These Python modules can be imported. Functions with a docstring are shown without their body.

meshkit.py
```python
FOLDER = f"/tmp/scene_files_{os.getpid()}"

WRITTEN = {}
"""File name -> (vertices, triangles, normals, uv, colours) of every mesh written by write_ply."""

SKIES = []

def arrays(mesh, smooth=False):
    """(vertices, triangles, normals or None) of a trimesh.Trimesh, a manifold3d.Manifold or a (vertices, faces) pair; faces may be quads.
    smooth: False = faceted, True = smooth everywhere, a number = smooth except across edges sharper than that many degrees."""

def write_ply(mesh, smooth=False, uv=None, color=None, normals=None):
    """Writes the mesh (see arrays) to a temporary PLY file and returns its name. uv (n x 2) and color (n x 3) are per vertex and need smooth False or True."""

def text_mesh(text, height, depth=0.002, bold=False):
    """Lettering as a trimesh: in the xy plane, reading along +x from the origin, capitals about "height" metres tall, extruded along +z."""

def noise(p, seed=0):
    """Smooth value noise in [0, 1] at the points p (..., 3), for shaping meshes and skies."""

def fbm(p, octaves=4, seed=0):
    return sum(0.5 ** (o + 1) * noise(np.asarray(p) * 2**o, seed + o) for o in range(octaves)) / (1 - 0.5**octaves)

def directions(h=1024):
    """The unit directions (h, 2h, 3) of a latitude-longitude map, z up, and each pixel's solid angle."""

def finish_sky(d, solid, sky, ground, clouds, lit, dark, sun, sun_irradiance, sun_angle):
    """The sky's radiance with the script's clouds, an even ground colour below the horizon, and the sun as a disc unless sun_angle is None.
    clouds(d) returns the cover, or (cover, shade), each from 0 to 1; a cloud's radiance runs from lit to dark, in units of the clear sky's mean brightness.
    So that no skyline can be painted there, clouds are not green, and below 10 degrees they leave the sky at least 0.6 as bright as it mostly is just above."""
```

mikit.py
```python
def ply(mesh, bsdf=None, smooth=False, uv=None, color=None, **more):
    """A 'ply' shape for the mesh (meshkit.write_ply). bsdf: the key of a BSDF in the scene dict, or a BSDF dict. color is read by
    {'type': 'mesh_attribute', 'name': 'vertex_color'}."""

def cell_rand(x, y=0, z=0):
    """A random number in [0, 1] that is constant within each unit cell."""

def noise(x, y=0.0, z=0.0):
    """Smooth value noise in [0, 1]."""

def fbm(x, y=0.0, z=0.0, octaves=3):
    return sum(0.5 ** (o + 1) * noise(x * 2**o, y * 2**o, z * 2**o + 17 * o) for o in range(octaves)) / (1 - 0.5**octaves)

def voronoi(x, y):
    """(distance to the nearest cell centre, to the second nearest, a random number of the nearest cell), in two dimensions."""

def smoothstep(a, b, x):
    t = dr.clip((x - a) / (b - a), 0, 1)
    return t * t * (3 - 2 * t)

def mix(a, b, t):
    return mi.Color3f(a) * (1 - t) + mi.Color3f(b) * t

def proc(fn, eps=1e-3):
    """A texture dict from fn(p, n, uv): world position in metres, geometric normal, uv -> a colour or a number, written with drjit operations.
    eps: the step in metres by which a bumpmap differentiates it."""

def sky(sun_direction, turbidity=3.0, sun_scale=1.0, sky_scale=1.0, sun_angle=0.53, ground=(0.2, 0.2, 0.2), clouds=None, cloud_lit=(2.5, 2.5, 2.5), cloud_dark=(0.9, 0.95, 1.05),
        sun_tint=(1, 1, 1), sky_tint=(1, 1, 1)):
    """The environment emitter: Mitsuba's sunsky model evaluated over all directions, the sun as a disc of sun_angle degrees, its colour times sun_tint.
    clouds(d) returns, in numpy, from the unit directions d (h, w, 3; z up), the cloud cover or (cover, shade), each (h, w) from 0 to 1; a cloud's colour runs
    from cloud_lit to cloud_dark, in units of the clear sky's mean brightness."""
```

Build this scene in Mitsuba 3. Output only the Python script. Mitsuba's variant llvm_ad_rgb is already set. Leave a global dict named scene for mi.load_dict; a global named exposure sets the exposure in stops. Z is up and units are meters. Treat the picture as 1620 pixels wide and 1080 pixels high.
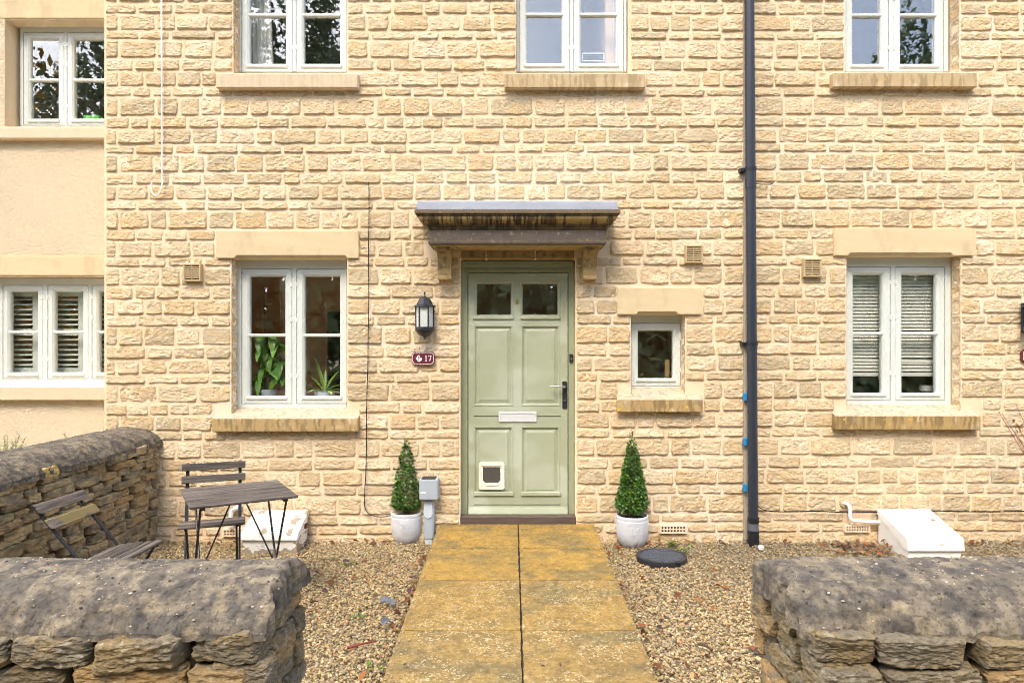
import math, random
import numpy as np, trimesh, drjit as dr, mitsuba as mi, mikit, meshkit
from shapely.geometry import Polygon, box as sbox, Point
from shapely.ops import unary_union
from mikit import noise, fbm, voronoi, smoothstep, mix
T = mi.ScalarTransform4f
scene, labels = {}, {}
rng = np.random.default_rng(17)

# ------------------------------------------------------------------ camera, light, exposure
CAM_D, EYE, FPX, CX, HY = 5.57, 1.58, 1080.0, 810.0, 549.0     # metres to the wall plane (Y = 0), eye height, focal length in photo pixels
scene['camera'] = {'type': 'perspective', 'fov': math.degrees(2 * math.atan(810 / FPX)), 'fov_axis': 'x', 'near_clip': 0.05, 'far_clip': 400.0,
                   'principal_point_offset_y': (540 - HY) / 1080.0,
                   'to_world': T().look_at(origin=[0, -CAM_D, EYE], target=[0, 0, EYE], up=[0, 0, 1])}


def cover(d):                                    # overcast, thinner towards the right behind the camera
    n = meshkit.fbm(d * 2.2 + 4.0, 4, seed=3)
    right = np.clip(d[..., 0] * 2.6 + 0.72, 0, 1)
    return np.clip(1.0 - 0.42 * right + 0.4 * (n - 0.5), 0, 1), np.clip((n - 0.55) * 0.7 + 0.75 * right, 0, 0.9)


scene['sky'] = mikit.sky([-0.14, -0.62, 0.77], turbidity=3, sun_scale=0.27, sun_angle=20, clouds=cover, ground=(0.22, 0.2, 0.16), cloud_lit=(3.97, 4.05, 4.28), cloud_dark=(1.02, 1.24, 1.70), sun_tint=(0.97, 0.99, 1.04))
exposure = 3.33


def at(px, py, Y=0.0):
    """A measured point of the survey on the upright plane Y -> X, Z in metres."""
    s = (CAM_D + Y) / FPX
    return (px - CX) * s, EYE - (py - HY) * s


def on_ground(px, py, Z=0.0):
    d = FPX * (EYE - Z) / (py - HY)
    return (px - CX) * d / FPX, d - CAM_D


# ------------------------------------------------------------------ materials
def mat(key, col, rough=0.8, bump=None, scale=0.003, spec=0.3, metallic=0.0, eps=1e-3, **more):
    c = mikit.proc(col) if callable(col) else {'type': 'rgb', 'value': list(col)}
    b = {'type': 'principled', 'base_color': c, 'roughness': rough, 'specular': spec, 'metallic': metallic, **more}
    if bump is not None:
        b = {'type': 'bumpmap', 'tex': mikit.proc(bump, eps), 'scale': scale, 'inner': b}
    scene[key] = {'type': 'twosided', 'inner': b}
    return key


def c_stone(p, n, uv):
    g = fbm(p.x * 16 + uv.x * 40, p.y * 16, p.z * 20, 3)
    h = fbm(p.x * 85 + p.z * 30, p.y * 85, p.z * 105 + uv.y * 30, 3)
    c = mix([0.565, 0.425, 0.255], [0.745, 0.61, 0.425], uv.x)
    c = mix(c, [0.60, 0.41, 0.205], smoothstep(0.72, 1.0, uv.y) * 0.6)
    c = mix(c, [0.44, 0.355, 0.225], smoothstep(0.36, 0.0, uv.y) * 0.8)
    c = mix(c, [0.58, 0.415, 0.21], smoothstep(0.50, 0.72, g) * 0.65)
    c = mix(c, [0.52, 0.445, 0.31], smoothstep(0.46, 0.28, g) * 0.5)
    c = mix(c, [0.34, 0.25, 0.14], smoothstep(0.54, 0.74, h) * 0.8)
    c = mix(c, [0.74, 0.66, 0.51], smoothstep(0.44, 0.26, h) * 0.55)
    return c


def b_stone(p, n, uv):
    return fbm(p.x * 50 + p.z * 24, p.y * 50, p.z * 74, 3)


def c_mortar(p, n, uv):
    g = fbm(p.x * 3.1, p.y * 5, p.z * 3.1, 3)
    c = mix([0.70, 0.54, 0.36], [0.765, 0.62, 0.44], g)
    c = mix(c, [0.75, 0.655, 0.52], smoothstep(0.56, 0.72, fbm(p.x * 1.3 + 7, p.z * 1.7, 3.0, 2)) * 0.6)
    return c * (0.93 + 0.14 * noise(p.x * 160, p.y * 160, p.z * 160))


def c_dressed(p, n, uv):
    g = fbm(p.x * 2.5 + uv.x * 9, p.y * 9, p.z * 26 + p.x * 3, 3)
    c = mix([0.575, 0.46, 0.28], [0.64, 0.52, 0.335], g)
    c = mix(c, [0.45, 0.35, 0.215], smoothstep(0.52, 0.74, fbm(p.x * 9 + uv.x * 5, p.y * 9, p.z * 3.0, 4)) * 0.45)
    return c * (0.95 + 0.1 * noise(p.x * 140, p.y * 140, p.z * 140))


def c_sill(p, n, uv):                            # weathered sill: drips run down the front, uv.x = how weathered
    x = p.x + uv.y * 5 + 0.02 * fbm(p.x * 30, p.y * 30, p.z * 30, 2)
    drip = fbm(x * 34, 2.0, p.z * 6.0, 4)
    band = fbm(x * 11.0, p.y * 11, p.z * 16.0, 4)
    c = mix([0.60, 0.49, 0.345], [0.66, 0.555, 0.41], band)
    c = mix(c, [0.36, 0.235, 0.085], uv.x * smoothstep(0.18, 0.50, 0.5 * drip + 0.55 * band) * smoothstep(0.6, 0.2, n.z))
    c = mix(c, [0.17, 0.12, 0.055], uv.x * smoothstep(0.42, 0.68, fbm(x * 48, 9.0, p.z * 7.0, 4)) * 0.8 * smoothstep(0.6, 0.2, n.z))
    c = mix(c, [0.36, 0.33, 0.24], smoothstep(0.52, 0.70, fbm(x * 40, p.y * 40, 3.0, 4)) * smoothstep(0.3, 0.8, n.z) * uv.x * 0.8)
    c = c * (1 - 0.28 * uv.x * smoothstep(0.3, 0.8, n.z))
    return mix(c, [0.60, 0.42, 0.06], uv.x * smoothstep(0.66, 0.74, fbm(x * 30 + 11, p.y * 30, p.z * 30, 4)) * smoothstep(0.55, 0.7, fbm(x * 6, 3.0, 1.0, 2)))


def c_canopy(p, n, uv):
    drip = fbm(p.x * 62, p.y * 6, p.z * 5.0, 3)
    b = smoothstep(2.515, 2.535, p.z) * smoothstep(2.580, 2.565, p.z)
    c = mix([0.115, 0.082, 0.042], [0.055, 0.043, 0.03], smoothstep(0.35, 0.6, fbm(p.x * 20, p.y * 20, p.z * 20, 3)))
    c = mix(c, [0.36, 0.265, 0.11], smoothstep(0.42, 0.60, drip) * (0.10 + 0.90 * b) * uv.x)
    c = mix(c, [0.105, 0.088, 0.078], uv.y * 0.8)
    c = mix(c, [0.17, 0.128, 0.085], smoothstep(2.588, 2.594, p.z) * 0.8)
    return mix(c, [0.30, 0.235, 0.16], smoothstep(0.62, 0.76, fbm(p.x * 70, p.y * 70, p.z * 22, 3)) * (0.3 + 0.3 * uv.y))


def c_render(p, n, uv):
    g = fbm(p.x * 1.2, p.y, p.z * 1.2, 3)
    d, d2, r = voronoi(p.x * 60, p.z * 60)
    return mix(mix([0.74, 0.605, 0.42], [0.80, 0.675, 0.485], g), [0.82, 0.71, 0.54], r * 0.4)


def b_render(p, n, uv):
    d, d2, r = voronoi((p.x + p.y) * 62, p.z * 62)
    return smoothstep(0.75, 0.1, d) * (0.4 + 0.6 * r)


def c_rubble(p, n, uv):                          # dry stone: grey lichen crust over ochre stone
    g = fbm(p.x * 14 + uv.x * 30, p.y * 14, p.z * 24, 4)
    h = fbm(p.x * 95, p.y * 95, p.z * 170 + uv.y * 20, 4)
    c = mix([0.165, 0.122, 0.062], [0.40, 0.305, 0.17], uv.x)
    c = mix(c, [0.43, 0.27, 0.115], smoothstep(0.62, 0.95, uv.y) * 0.7)
    c = mix(c, [0.165, 0.145, 0.11], smoothstep(0.36, 0.66, g + 0.25 * (0.5 - uv.y)) * 0.75)
    c = c * (0.20 + 1.25 * h)
    c = mix(c, [0.06, 0.05, 0.036], smoothstep(0.54, 0.72, h) * 0.55)
    return mix(c, [0.44, 0.41, 0.33], smoothstep(0.60, 0.76, fbm(p.x * 45 + 5, p.y * 45, p.z * 60, 4)) * 0.4)


def b_rubble(p, n, uv):
    return fbm(p.x * 45, p.y * 45, p.z * 110, 4)


def c_cope(p, n, uv):                            # cement capping: blue-grey crust, buff patches, white grit
    g = fbm(p.x * 24, p.y * 24, p.z * 24, 5)
    h = fbm(p.x * 130, p.y * 130, p.z * 130, 3)
    k = fbm(p.x * 52 + 3, p.y * 52, p.z * 52, 3)
    c = mix([0.120, 0.103, 0.083], [0.215, 0.178, 0.130], smoothstep(0.38, 0.62, g))
    c = mix(c, [0.062, 0.057, 0.057], smoothstep(0.48, 0.64, fbm(p.x * 30 + 9, p.y * 30, p.z * 30, 5)) * 0.6)
    c = mix(c, [0.30, 0.24, 0.15], smoothstep(0.56, 0.72, fbm(p.x * 24 + 31, p.y * 24, p.z * 24, 5)) * 0.5)
    c = c * (0.10 + 0.72 * h + 0.82 * k)
    return mix(c, [0.035, 0.033, 0.033], smoothstep(0.58, 0.72, h) * 0.6)


def b_cope(p, n, uv):
    d, d2, r = voronoi(p.x * 80, p.y * 80)
    return fbm(p.x * 45, p.y * 45, p.z * 45, 4) + 0.35 * smoothstep(0.5, 0.15, d) * smoothstep(0.6, 0.9, r)


def c_gravel(p, n, uv):
    c = mix([0.30, 0.222, 0.11], [0.53, 0.415, 0.235], uv.x * uv.x * 0.6 + uv.x * 0.4)
    c = mix(c, [0.20, 0.155, 0.095], smoothstep(0.79, 0.81, uv.y))
    c = mix(c, [0.42, 0.24, 0.11], smoothstep(0.93, 0.94, uv.y))
    c = mix(c, [0.27, 0.235, 0.175], smoothstep(0.30, 0.0, uv.y) * 0.9)
    return c * (0.80 + 0.4 * noise(p.x * 230, p.y * 230, p.z * 230))


def c_soil(p, n, uv):
    d, d2, r = voronoi(p.x * 46, p.y * 46)
    return mix([0.10, 0.078, 0.045], mix([0.22, 0.17, 0.10], [0.38, 0.30, 0.185], r), smoothstep(0.05, 0.2, d2 - d))


def c_slab(p, n, uv):                            # riven ochre concrete flag; uv.x = lichen, uv.y = own tone
    g = fbm(p.x * 3.2 + uv.y * 20, p.y * 3.2, 0.5, 4)
    f = fbm(p.x * 60, p.y * 60, uv.y * 5, 4)
    c = mix([0.245, 0.147, 0.032], [0.36, 0.222, 0.052], g)
    c = mix(c, [0.23, 0.160, 0.066], uv.x * 0.6)
    c = mix(c, [0.115, 0.10, 0.052], smoothstep(0.42, 0.74, fbm(p.x * 4.5 + 3, p.y * 6.5, uv.y * 7, 5)) * 0.7)
    m = fbm(p.x * 26 + 5, p.y * 26, uv.y * 3, 4)
    c = c * (0.22 + 0.75 * f + 0.75 * m)
    c = mix(c, [0.13, 0.10, 0.06], smoothstep(0.60, 0.74, fbm(p.x * 90, p.y * 90, 2.0, 3)) * (0.35 + 0.35 * uv.x))
    k = smoothstep(0.40, 0.60, fbm(p.x * 7 + 13, p.y * 7, 4.0, 4))
    d, d2, r = voronoi(p.x * 36 + 1.2 * noise(p.x * 80, p.y * 80), p.y * 36 + 1.2 * noise(p.x * 80, p.y * 80, 7.0))
    c = mix(c, [0.66, 0.58, 0.40], smoothstep(0.50, 0.20, d + 0.5 * (f - 0.4)) * smoothstep(0.70, 0.90, r) * (0.45 + 0.55 * k) * uv.x * 0.42)
    d, d2, r = voronoi(p.x * 85 + 9 + noise(p.x * 170, p.y * 170), p.y * 85)
    return mix(c, [0.58, 0.49, 0.32], smoothstep(0.5, 0.25, d) * smoothstep(0.62, 0.85, r) * (0.05 + 0.55 * k * uv.x))


def b_slab(p, n, uv):
    return fbm(p.x * 14, p.y * 14, uv.y * 9, 4) + 0.25 * noise(p.x * 150, p.y * 150)


def c_wood(p, n, uv):                            # weathered slats, grain along the longest side given by uv (angle)
    ca, sa = dr.cos(uv.y * 6.2832), dr.sin(uv.y * 6.2832)
    l, w = p.x * ca + p.y * sa, p.y * ca - p.x * sa
    g = fbm(l * 7 + uv.x * 30, w * 130, p.z * 130, 3)
    c = mix([0.062, 0.052, 0.047], [0.155, 0.130, 0.110], smoothstep(0.3, 0.7, g))
    c = mix(c, [0.035, 0.03, 0.03], smoothstep(0.62, 0.75, fbm(l * 3, w * 60 + uv.x * 9, p.z * 60, 3)) * 0.7)
    c = c * (0.65 + 0.6 * uv.x)
    return mix(c, [0.20, 0.155, 0.055], smoothstep(0.93, 0.95, uv.x) * 0.75 * smoothstep(0.4, 0.6, fbm(l * 9, w * 30, 1.0, 2)))


def c_lead(p, n, uv):
    return mix([0.27, 0.30, 0.37], [0.40, 0.43, 0.49], fbm(p.x * 7, p.y * 7, p.z * 16, 3))


def c_gasbox(p, n, uv):                          # glass-fibre box, uv.x = how weathered
    g = fbm(p.x * 14, p.y * 14, p.z * 20, 4)
    c = mix([0.80, 0.79, 0.75], [0.72, 0.70, 0.62], fbm(p.x * 5, p.y * 5, p.z * 5, 2) * 0.5)
    return mix(c, [0.30, 0.23, 0.15], uv.x * smoothstep(0.60, 0.66, g + 0.16 * smoothstep(0.10, 0.0, p.z)))


def c_paint(p, n, uv):                           # sage door paint
    g = fbm(p.x * 5, p.y * 5, p.z * 3, 3)
    c = mix([0.32, 0.352, 0.242], [0.362, 0.392, 0.278], g)
    return mix(c, [0.47, 0.51, 0.42], uv.x * smoothstep(0.42, 0.65, fbm(p.x * 3 + 9, 1.0, p.z * 4, 3)) * 0.7)


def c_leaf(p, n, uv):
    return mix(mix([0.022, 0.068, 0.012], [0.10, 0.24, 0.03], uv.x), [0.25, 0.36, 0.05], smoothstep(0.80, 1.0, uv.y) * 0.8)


def c_dead(p, n, uv):
    return mix(mix([0.085, 0.035, 0.018], [0.27, 0.105, 0.035], uv.x), [0.07, 0.04, 0.05], smoothstep(0.6, 0.9, uv.y))


def c_tree(p, n, uv):
    return mix(mix([0.05, 0.09, 0.05], [0.15, 0.21, 0.10], uv.x), [0.30, 0.17, 0.03], smoothstep(0.6, 0.9, uv.y))


def c_tarmac(p, n, uv):
    return mix([0.05, 0.05, 0.05], [0.12, 0.115, 0.105], fbm(p.x * 50, p.y * 50, 0.0, 3))


def c_pot(p, n, uv):
    return mix([0.58, 0.595, 0.625], [0.44, 0.44, 0.44], smoothstep(0.45, 0.75, fbm(p.x * 22, p.y * 22, p.z * 22, 3)) * 0.6)


def c_step(p, n, uv):
    return mix([0.06, 0.045, 0.037], [0.135, 0.10, 0.08], fbm(p.x * 9, p.y * 40, p.z * 60, 3))


mat('m_stone', c_stone, 0.9, b_stone, 0.016, 0.2)
mat('m_mortar', c_mortar, 0.95, lambda p, n, uv: fbm(p.x * 90, p.y * 90, p.z * 90, 2), 0.004, 0.15)
mat('m_dressed', c_dressed, 0.85, lambda p, n, uv: fbm(p.x * 120, p.y * 120, p.z * 120, 2), 0.0012, 0.2)
mat('m_sill', c_sill, 0.85, lambda p, n, uv: fbm(p.x * 60, p.y * 60, p.z * 60, 3), 0.003, 0.2)
mat('m_canopy', c_canopy, 0.8, lambda p, n, uv: fbm(p.x * 70, p.y * 70, p.z * 70, 3), 0.002, 0.25)
mat('m_render', c_render, 0.92, b_render, 0.014, 0.15)
mat('m_rubble', c_rubble, 0.9, b_rubble, 0.022, 0.2)
mat('m_cope', c_cope, 0.85, b_cope, 0.011, 0.2)
mat('m_gravel', c_gravel, 0.85, None, 0, 0.25)
mat('m_grit', lambda p, n, uv: mix(mix(mix([0.27, 0.23, 0.17], [0.58, 0.53, 0.45], uv.x * uv.x), [0.05, 0.045, 0.04], smoothstep(0.79, 0.81, uv.y)), [0.42, 0.24, 0.11], smoothstep(0.93, 0.94, uv.y)), 0.8)
mat('m_soil', c_soil, 0.95, None, 0, 0.1)
mat('m_slab', c_slab, 0.6, b_slab, 0.005, 0.35)
mat('m_wood', c_wood, 0.7, None, 0, 0.3)
mat('m_lead', c_lead, 0.55, None, 0, 0.4)
mat('m_gasbox', c_gasbox, 0.45, None, 0, 0.4)
mat('m_paint', c_paint, 0.45, None, 0, 0.4)
mat('m_leaf', c_leaf, 0.38, None, 0, 0.5)
mat('m_dead', c_dead, 0.75, None, 0, 0.2)
mat('m_tree', c_tree, 0.7, None, 0, 0.3)
mat('m_tarmac', c_tarmac, 0.85, None, 0, 0.3)
mat('m_pot', c_pot, 0.35, None, 0, 0.45)
mat('m_step', c_step, 0.85, None, 0, 0.2)
mat('m_core', (0.035, 0.028, 0.02), 0.95)
mat('m_frame', (0.60, 0.64, 0.615), 0.38, spec=0.45)
mat('m_frame_paint', (0.27, 0.305, 0.20), 0.5, spec=0.4)
mat('m_dark', (0.012, 0.014, 0.018), 0.45, spec=0.4)
mat('m_pipe', (0.020, 0.025, 0.040), 0.42, spec=0.5)
mat('m_pipe_grey', (0.10, 0.115, 0.14), 0.5, spec=0.4)
mat('m_iron', (0.016, 0.018, 0.024), 0.4, spec=0.5)
mat('m_rubber', (0.028, 0.030, 0.036), 0.5, spec=0.4)
mat('m_white', (0.80, 0.80, 0.78), 0.4, spec=0.4)
mat('m_cream', (0.74, 0.71, 0.62), 0.4, spec=0.4)
mat('m_vent', (0.47, 0.36, 0.20), 0.55, spec=0.3)
mat('m_bracket', lambda p, n, uv: mix(mix([0.27, 0.19, 0.08], [0.38, 0.275, 0.135], fbm(p.x * 14, p.y * 14, p.z * 20, 3)), [0.14, 0.10, 0.055], smoothstep(0.52, 0.72, fbm(p.x * 30, p.y * 30, p.z * 18, 4)) * 0.75), 0.85)
mat('m_ochre', (0.50, 0.34, 0.12), 0.9)
mat('m_terracotta', (0.72, 0.59, 0.44), 0.85)
mat('m_chrome', (0.72, 0.72, 0.72), 0.22, metallic=1.0)
mat('m_steel', (0.72, 0.73, 0.75), 0.45, metallic=0.35, spec=0.5)
mat('m_brass', (0.70, 0.52, 0.20), 0.3, metallic=1.0)
mat('m_blue', (0.02, 0.19, 0.42), 0.5)
mat('m_plaque', (0.115, 0.018, 0.030), 0.35, spec=0.5)
mat('m_grey_plastic', (0.36, 0.41, 0.46), 0.5, spec=0.4)
mat('m_grey_light', (0.50, 0.57, 0.64), 0.5, spec=0.4)
mat('m_soil_dark', (0.035, 0.028, 0.02), 0.95)
mat('m_bark', (0.085, 0.06, 0.035), 0.9)
mat('m_twig', (0.20, 0.055, 0.045), 0.8)
mat('m_straw', (0.42, 0.30, 0.14), 0.8)
mat('m_wall_in', (0.72, 0.58, 0.42), 0.9)
mat('m_wood_in', (0.60, 0.38, 0.20), 0.6)
mat('m_black_in', (0.02, 0.02, 0.022), 0.3, spec=0.4)
mat('m_floor_in', (0.50, 0.38, 0.26), 0.6)
mat('m_curtain', (0.70, 0.72, 0.71), 0.9)
mat('m_blind', (0.76, 0.77, 0.70), 0.5)
mat('m_shutter', (0.72, 0.76, 0.70), 0.5)
mat('m_green_card', (0.18, 0.62, 0.12), 0.7)
mat('m_roof', (0.20, 0.17, 0.13), 0.9)
mat('m_membrane', (0.13, 0.14, 0.16), 0.7)
mat('m_flap', (0.07, 0.066, 0.06), 0.25, spec=0.5)
mat('m_joint', (0.33, 0.29, 0.23), 0.85)
scene['m_glass'] = {'type': 'thindielectric', 'int_ior': 2.2, 'ext_ior': 1.0}
scene['m_lantern_glass'] = {'type': 'twosided', 'inner': {'type': 'principled', 'base_color': {'type': 'rgb', 'value': [0.55, 0.58, 0.56]}, 'roughness': 0.25, 'specular': 0.5}}

# ------------------------------------------------------------------ mesh helpers (a mesh is (vertices, triangles))
used = set()


def num(name):
    k, i = name, 0
    while k in used:
        i += 1
        k = f'{name}_{i:03d}'
    used.add(k)
    return k


def tag(key, label=None, cat=None, group=None, kind=None):
    d = {k: v for k, v in (('label', label), ('category', cat), ('group', group), ('kind', kind)) if v}
    if d:
        labels[key] = {**labels.get(key, {}), **d}
    return key


def thing(name, label, cat, group=None):
    return tag(num(name), label, cat, group)


def tri(m):
    v, f = np.asarray(m[0], float), np.asarray(m[1], int)
    return v, (np.vstack([f[:, [0, 1, 2]], f[:, [0, 2, 3]]]) if f.shape[1] == 4 else f)


def join(*ms):
    vs, fs, k = [], [], 0
    for m in ms:
        v, f = tri(m)
        vs.append(v); fs.append(f + k); k += len(v)
    return np.vstack(vs), np.vstack(fs)


def xf(m, M):
    M = np.asarray(M)
    return np.asarray(m[0]) @ M[:3, :3].T + M[:3, 3], m[1]


def place(x, y, z=0.0, rz=0.0, s=1.0):
    c, n = math.cos(rz) * s, math.sin(rz) * s
    return np.array([[c, -n, 0, x], [n, c, 0, y], [0, 0, s, z], [0, 0, 0, 1.0]])


def add(name, m, bsdf, parent=None, smooth=False, uv=(0.5, 0.5), label=None, cat=None, group=None, kind=None, M=None):
    key = num((parent + '__' if parent else '') + name)
    m = tri(m)
    if M is not None:
        m = xf(m, M)
    if smooth not in (True, False):
        v, f, _ = meshkit.arrays(m, smooth)
        m, smooth = (v, f), True
    uv = np.asarray(uv, float)
    if uv.ndim == 1:
        uv = np.tile(uv, (len(m[0]), 1))
    scene[key] = mikit.ply(m, bsdf, smooth=smooth, uv=uv)
    return tag(key, label, cat, group, kind)


def _cb():
    s = np.array([[a, b, c] for a in (-1, 1) for b in (-1, 1) for c in (-1, 1)], float)
    h = np.vstack([s * (3 - np.eye(3)[k] * 0) - s * np.eye(3)[[1, 2, 0][k]] * 0.5 - s * np.eye(3)[[2, 0, 1][k]] * 0.5 for k in range(3)])
    q = trimesh.Trimesh(h, trimesh.convex.convex_hull(h).faces, process=False) if False else trimesh.convex.convex_hull(h)
    idx = np.array([int(np.argmin(((h - v) ** 2).sum(1))) for v in q.vertices])
    return s, idx[q.faces]


_CS, _CF = _cb()
_BF = np.array([[0, 1, 3, 2], [4, 6, 7, 5], [0, 4, 5, 1], [2, 3, 7, 6], [0, 2, 6, 4], [1, 5, 7, 3]])


def box(x0, x1, y0, y1, z0, z1, c=0.0):
    mid, half = np.array([(x0 + x1) / 2, (y0 + y1) / 2, (z0 + z1) / 2]), np.array([x1 - x0, y1 - y0, z1 - z0]) / 2
    if c <= 0:
        return tri((mid + _CS * half, _BF))
    e = np.eye(3)
    return np.vstack([mid + _CS * half - _CS * e[[1, 2, 0][k]] * c - _CS * e[[2, 0, 1][k]] * c for k in range(3)]), _CF


def ring(x0, x1, z0, z1, prof):
    """A mitred rectangular frame in the XZ plane; prof: closed outline of (inset, y)."""
    p = np.array(prof, float); n = len(p)
    v = np.vstack([np.stack([x, p[:, 1], z], 1) for x, z in ((x0 + p[:, 0], z0 + p[:, 0]), (x1 - p[:, 0], z0 + p[:, 0]), (x1 - p[:, 0], z1 - p[:, 0]), (x0 + p[:, 0], z1 - p[:, 0]))])
    f = [[k * n + i, k * n + (i + 1) % n, ((k + 1) % 4) * n + (i + 1) % n, ((k + 1) % 4) * n + i] for k in range(4) for i in range(n)]
    return tri((v, np.array(f)))


def tube(pts, r, n=8):
    p = np.asarray(pts, float); r = np.broadcast_to(np.asarray(r, float), (len(p),))
    t = np.gradient(p, axis=0); t /= np.linalg.norm(t, axis=1, keepdims=True) + 1e-12
    a = np.cross(t[0], [0, 0, 1.0] if abs(t[0][2]) < 0.9 else [1.0, 0, 0]); A = []
    for k in range(len(p)):
        a = a - t[k] * (a @ t[k]); a = a / (np.linalg.norm(a) + 1e-12); A.append(a)
    A = np.array(A); B = np.cross(t, A); g = np.arange(n) * 2 * np.pi / n
    v = p[:, None] + r[:, None, None] * (np.cos(g)[None, :, None] * A[:, None] + np.sin(g)[None, :, None] * B[:, None])
    v = np.vstack([v.reshape(-1, 3), p[:1], p[-1:]]); f = []
    for i in range(len(p) - 1):
        for j in range(n):
            a0, b0 = i * n + j, i * n + (j + 1) % n
            f += [[a0, b0, b0 + n], [a0, b0 + n, a0 + n]]
    e = (len(p) - 1) * n
    f += [[len(v) - 2, (j + 1) % n, j] for j in range(n)] + [[len(v) - 1, e + j, e + (j + 1) % n] for j in range(n)]
    return v, np.array(f)


def smooth_path(pts, k=8):
    p = np.asarray(pts, float); q = np.vstack([2 * p[0] - p[1], p, 2 * p[-1] - p[-2]]); out = []
    for i in range(1, len(q) - 2):
        for t in np.linspace(0, 1, k, endpoint=False):
            out.append(0.5 * (2 * q[i] + (q[i + 1] - q[i - 1]) * t + (2 * q[i - 1] - 5 * q[i] + 4 * q[i + 1] - q[i + 2]) * t * t + (3 * q[i] - q[i - 1] - 3 * q[i + 1] + q[i + 2]) * t ** 3))
    return np.array(out + [p[-1]])


def lathe(prof, n=32, x=0.0, y=0.0, z=0.0):
    p = np.array(prof, float); g = np.arange(n) * 2 * np.pi / n
    v = np.stack([x + p[:, None, 0] * np.cos(g), y + p[:, None, 0] * np.sin(g), z + np.repeat(p[:, 1:2], n, 1)], -1).reshape(-1, 3)
    f = [[i * n + j, i * n + (j + 1) % n, (i + 1) * n + (j + 1) % n, (i + 1) * n + j] for i in range(len(p) - 1) for j in range(n)]
    return tri((v, np.array(f)))


def extrude(poly, y0, y1):
    """A shapely outline in X, Z pushed from y0 to y1."""
    out = []
    for g in getattr(poly, 'geoms', [poly]):
        m = trimesh.creation.extrude_polygon(g, y1 - y0, engine='earcut')
        v = np.array(m.vertices)
        out.append((np.stack([v[:, 0], y0 + v[:, 2], v[:, 1]], 1), np.array(m.faces)))
    return join(*out)


def rod(a, b, r, n=8):
    return tube([a, b], r, n)


def field(U, V, P):
    """Triangles of a grid of points P (nu, nv, 3)."""
    i, j = np.meshgrid(np.arange(U - 1), np.arange(V - 1), indexing='ij'); k = (i * V + j).ravel()
    return tri((P.reshape(-1, 3), np.stack([k, k + V, k + V + 1, k + 1], 1)))


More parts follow.
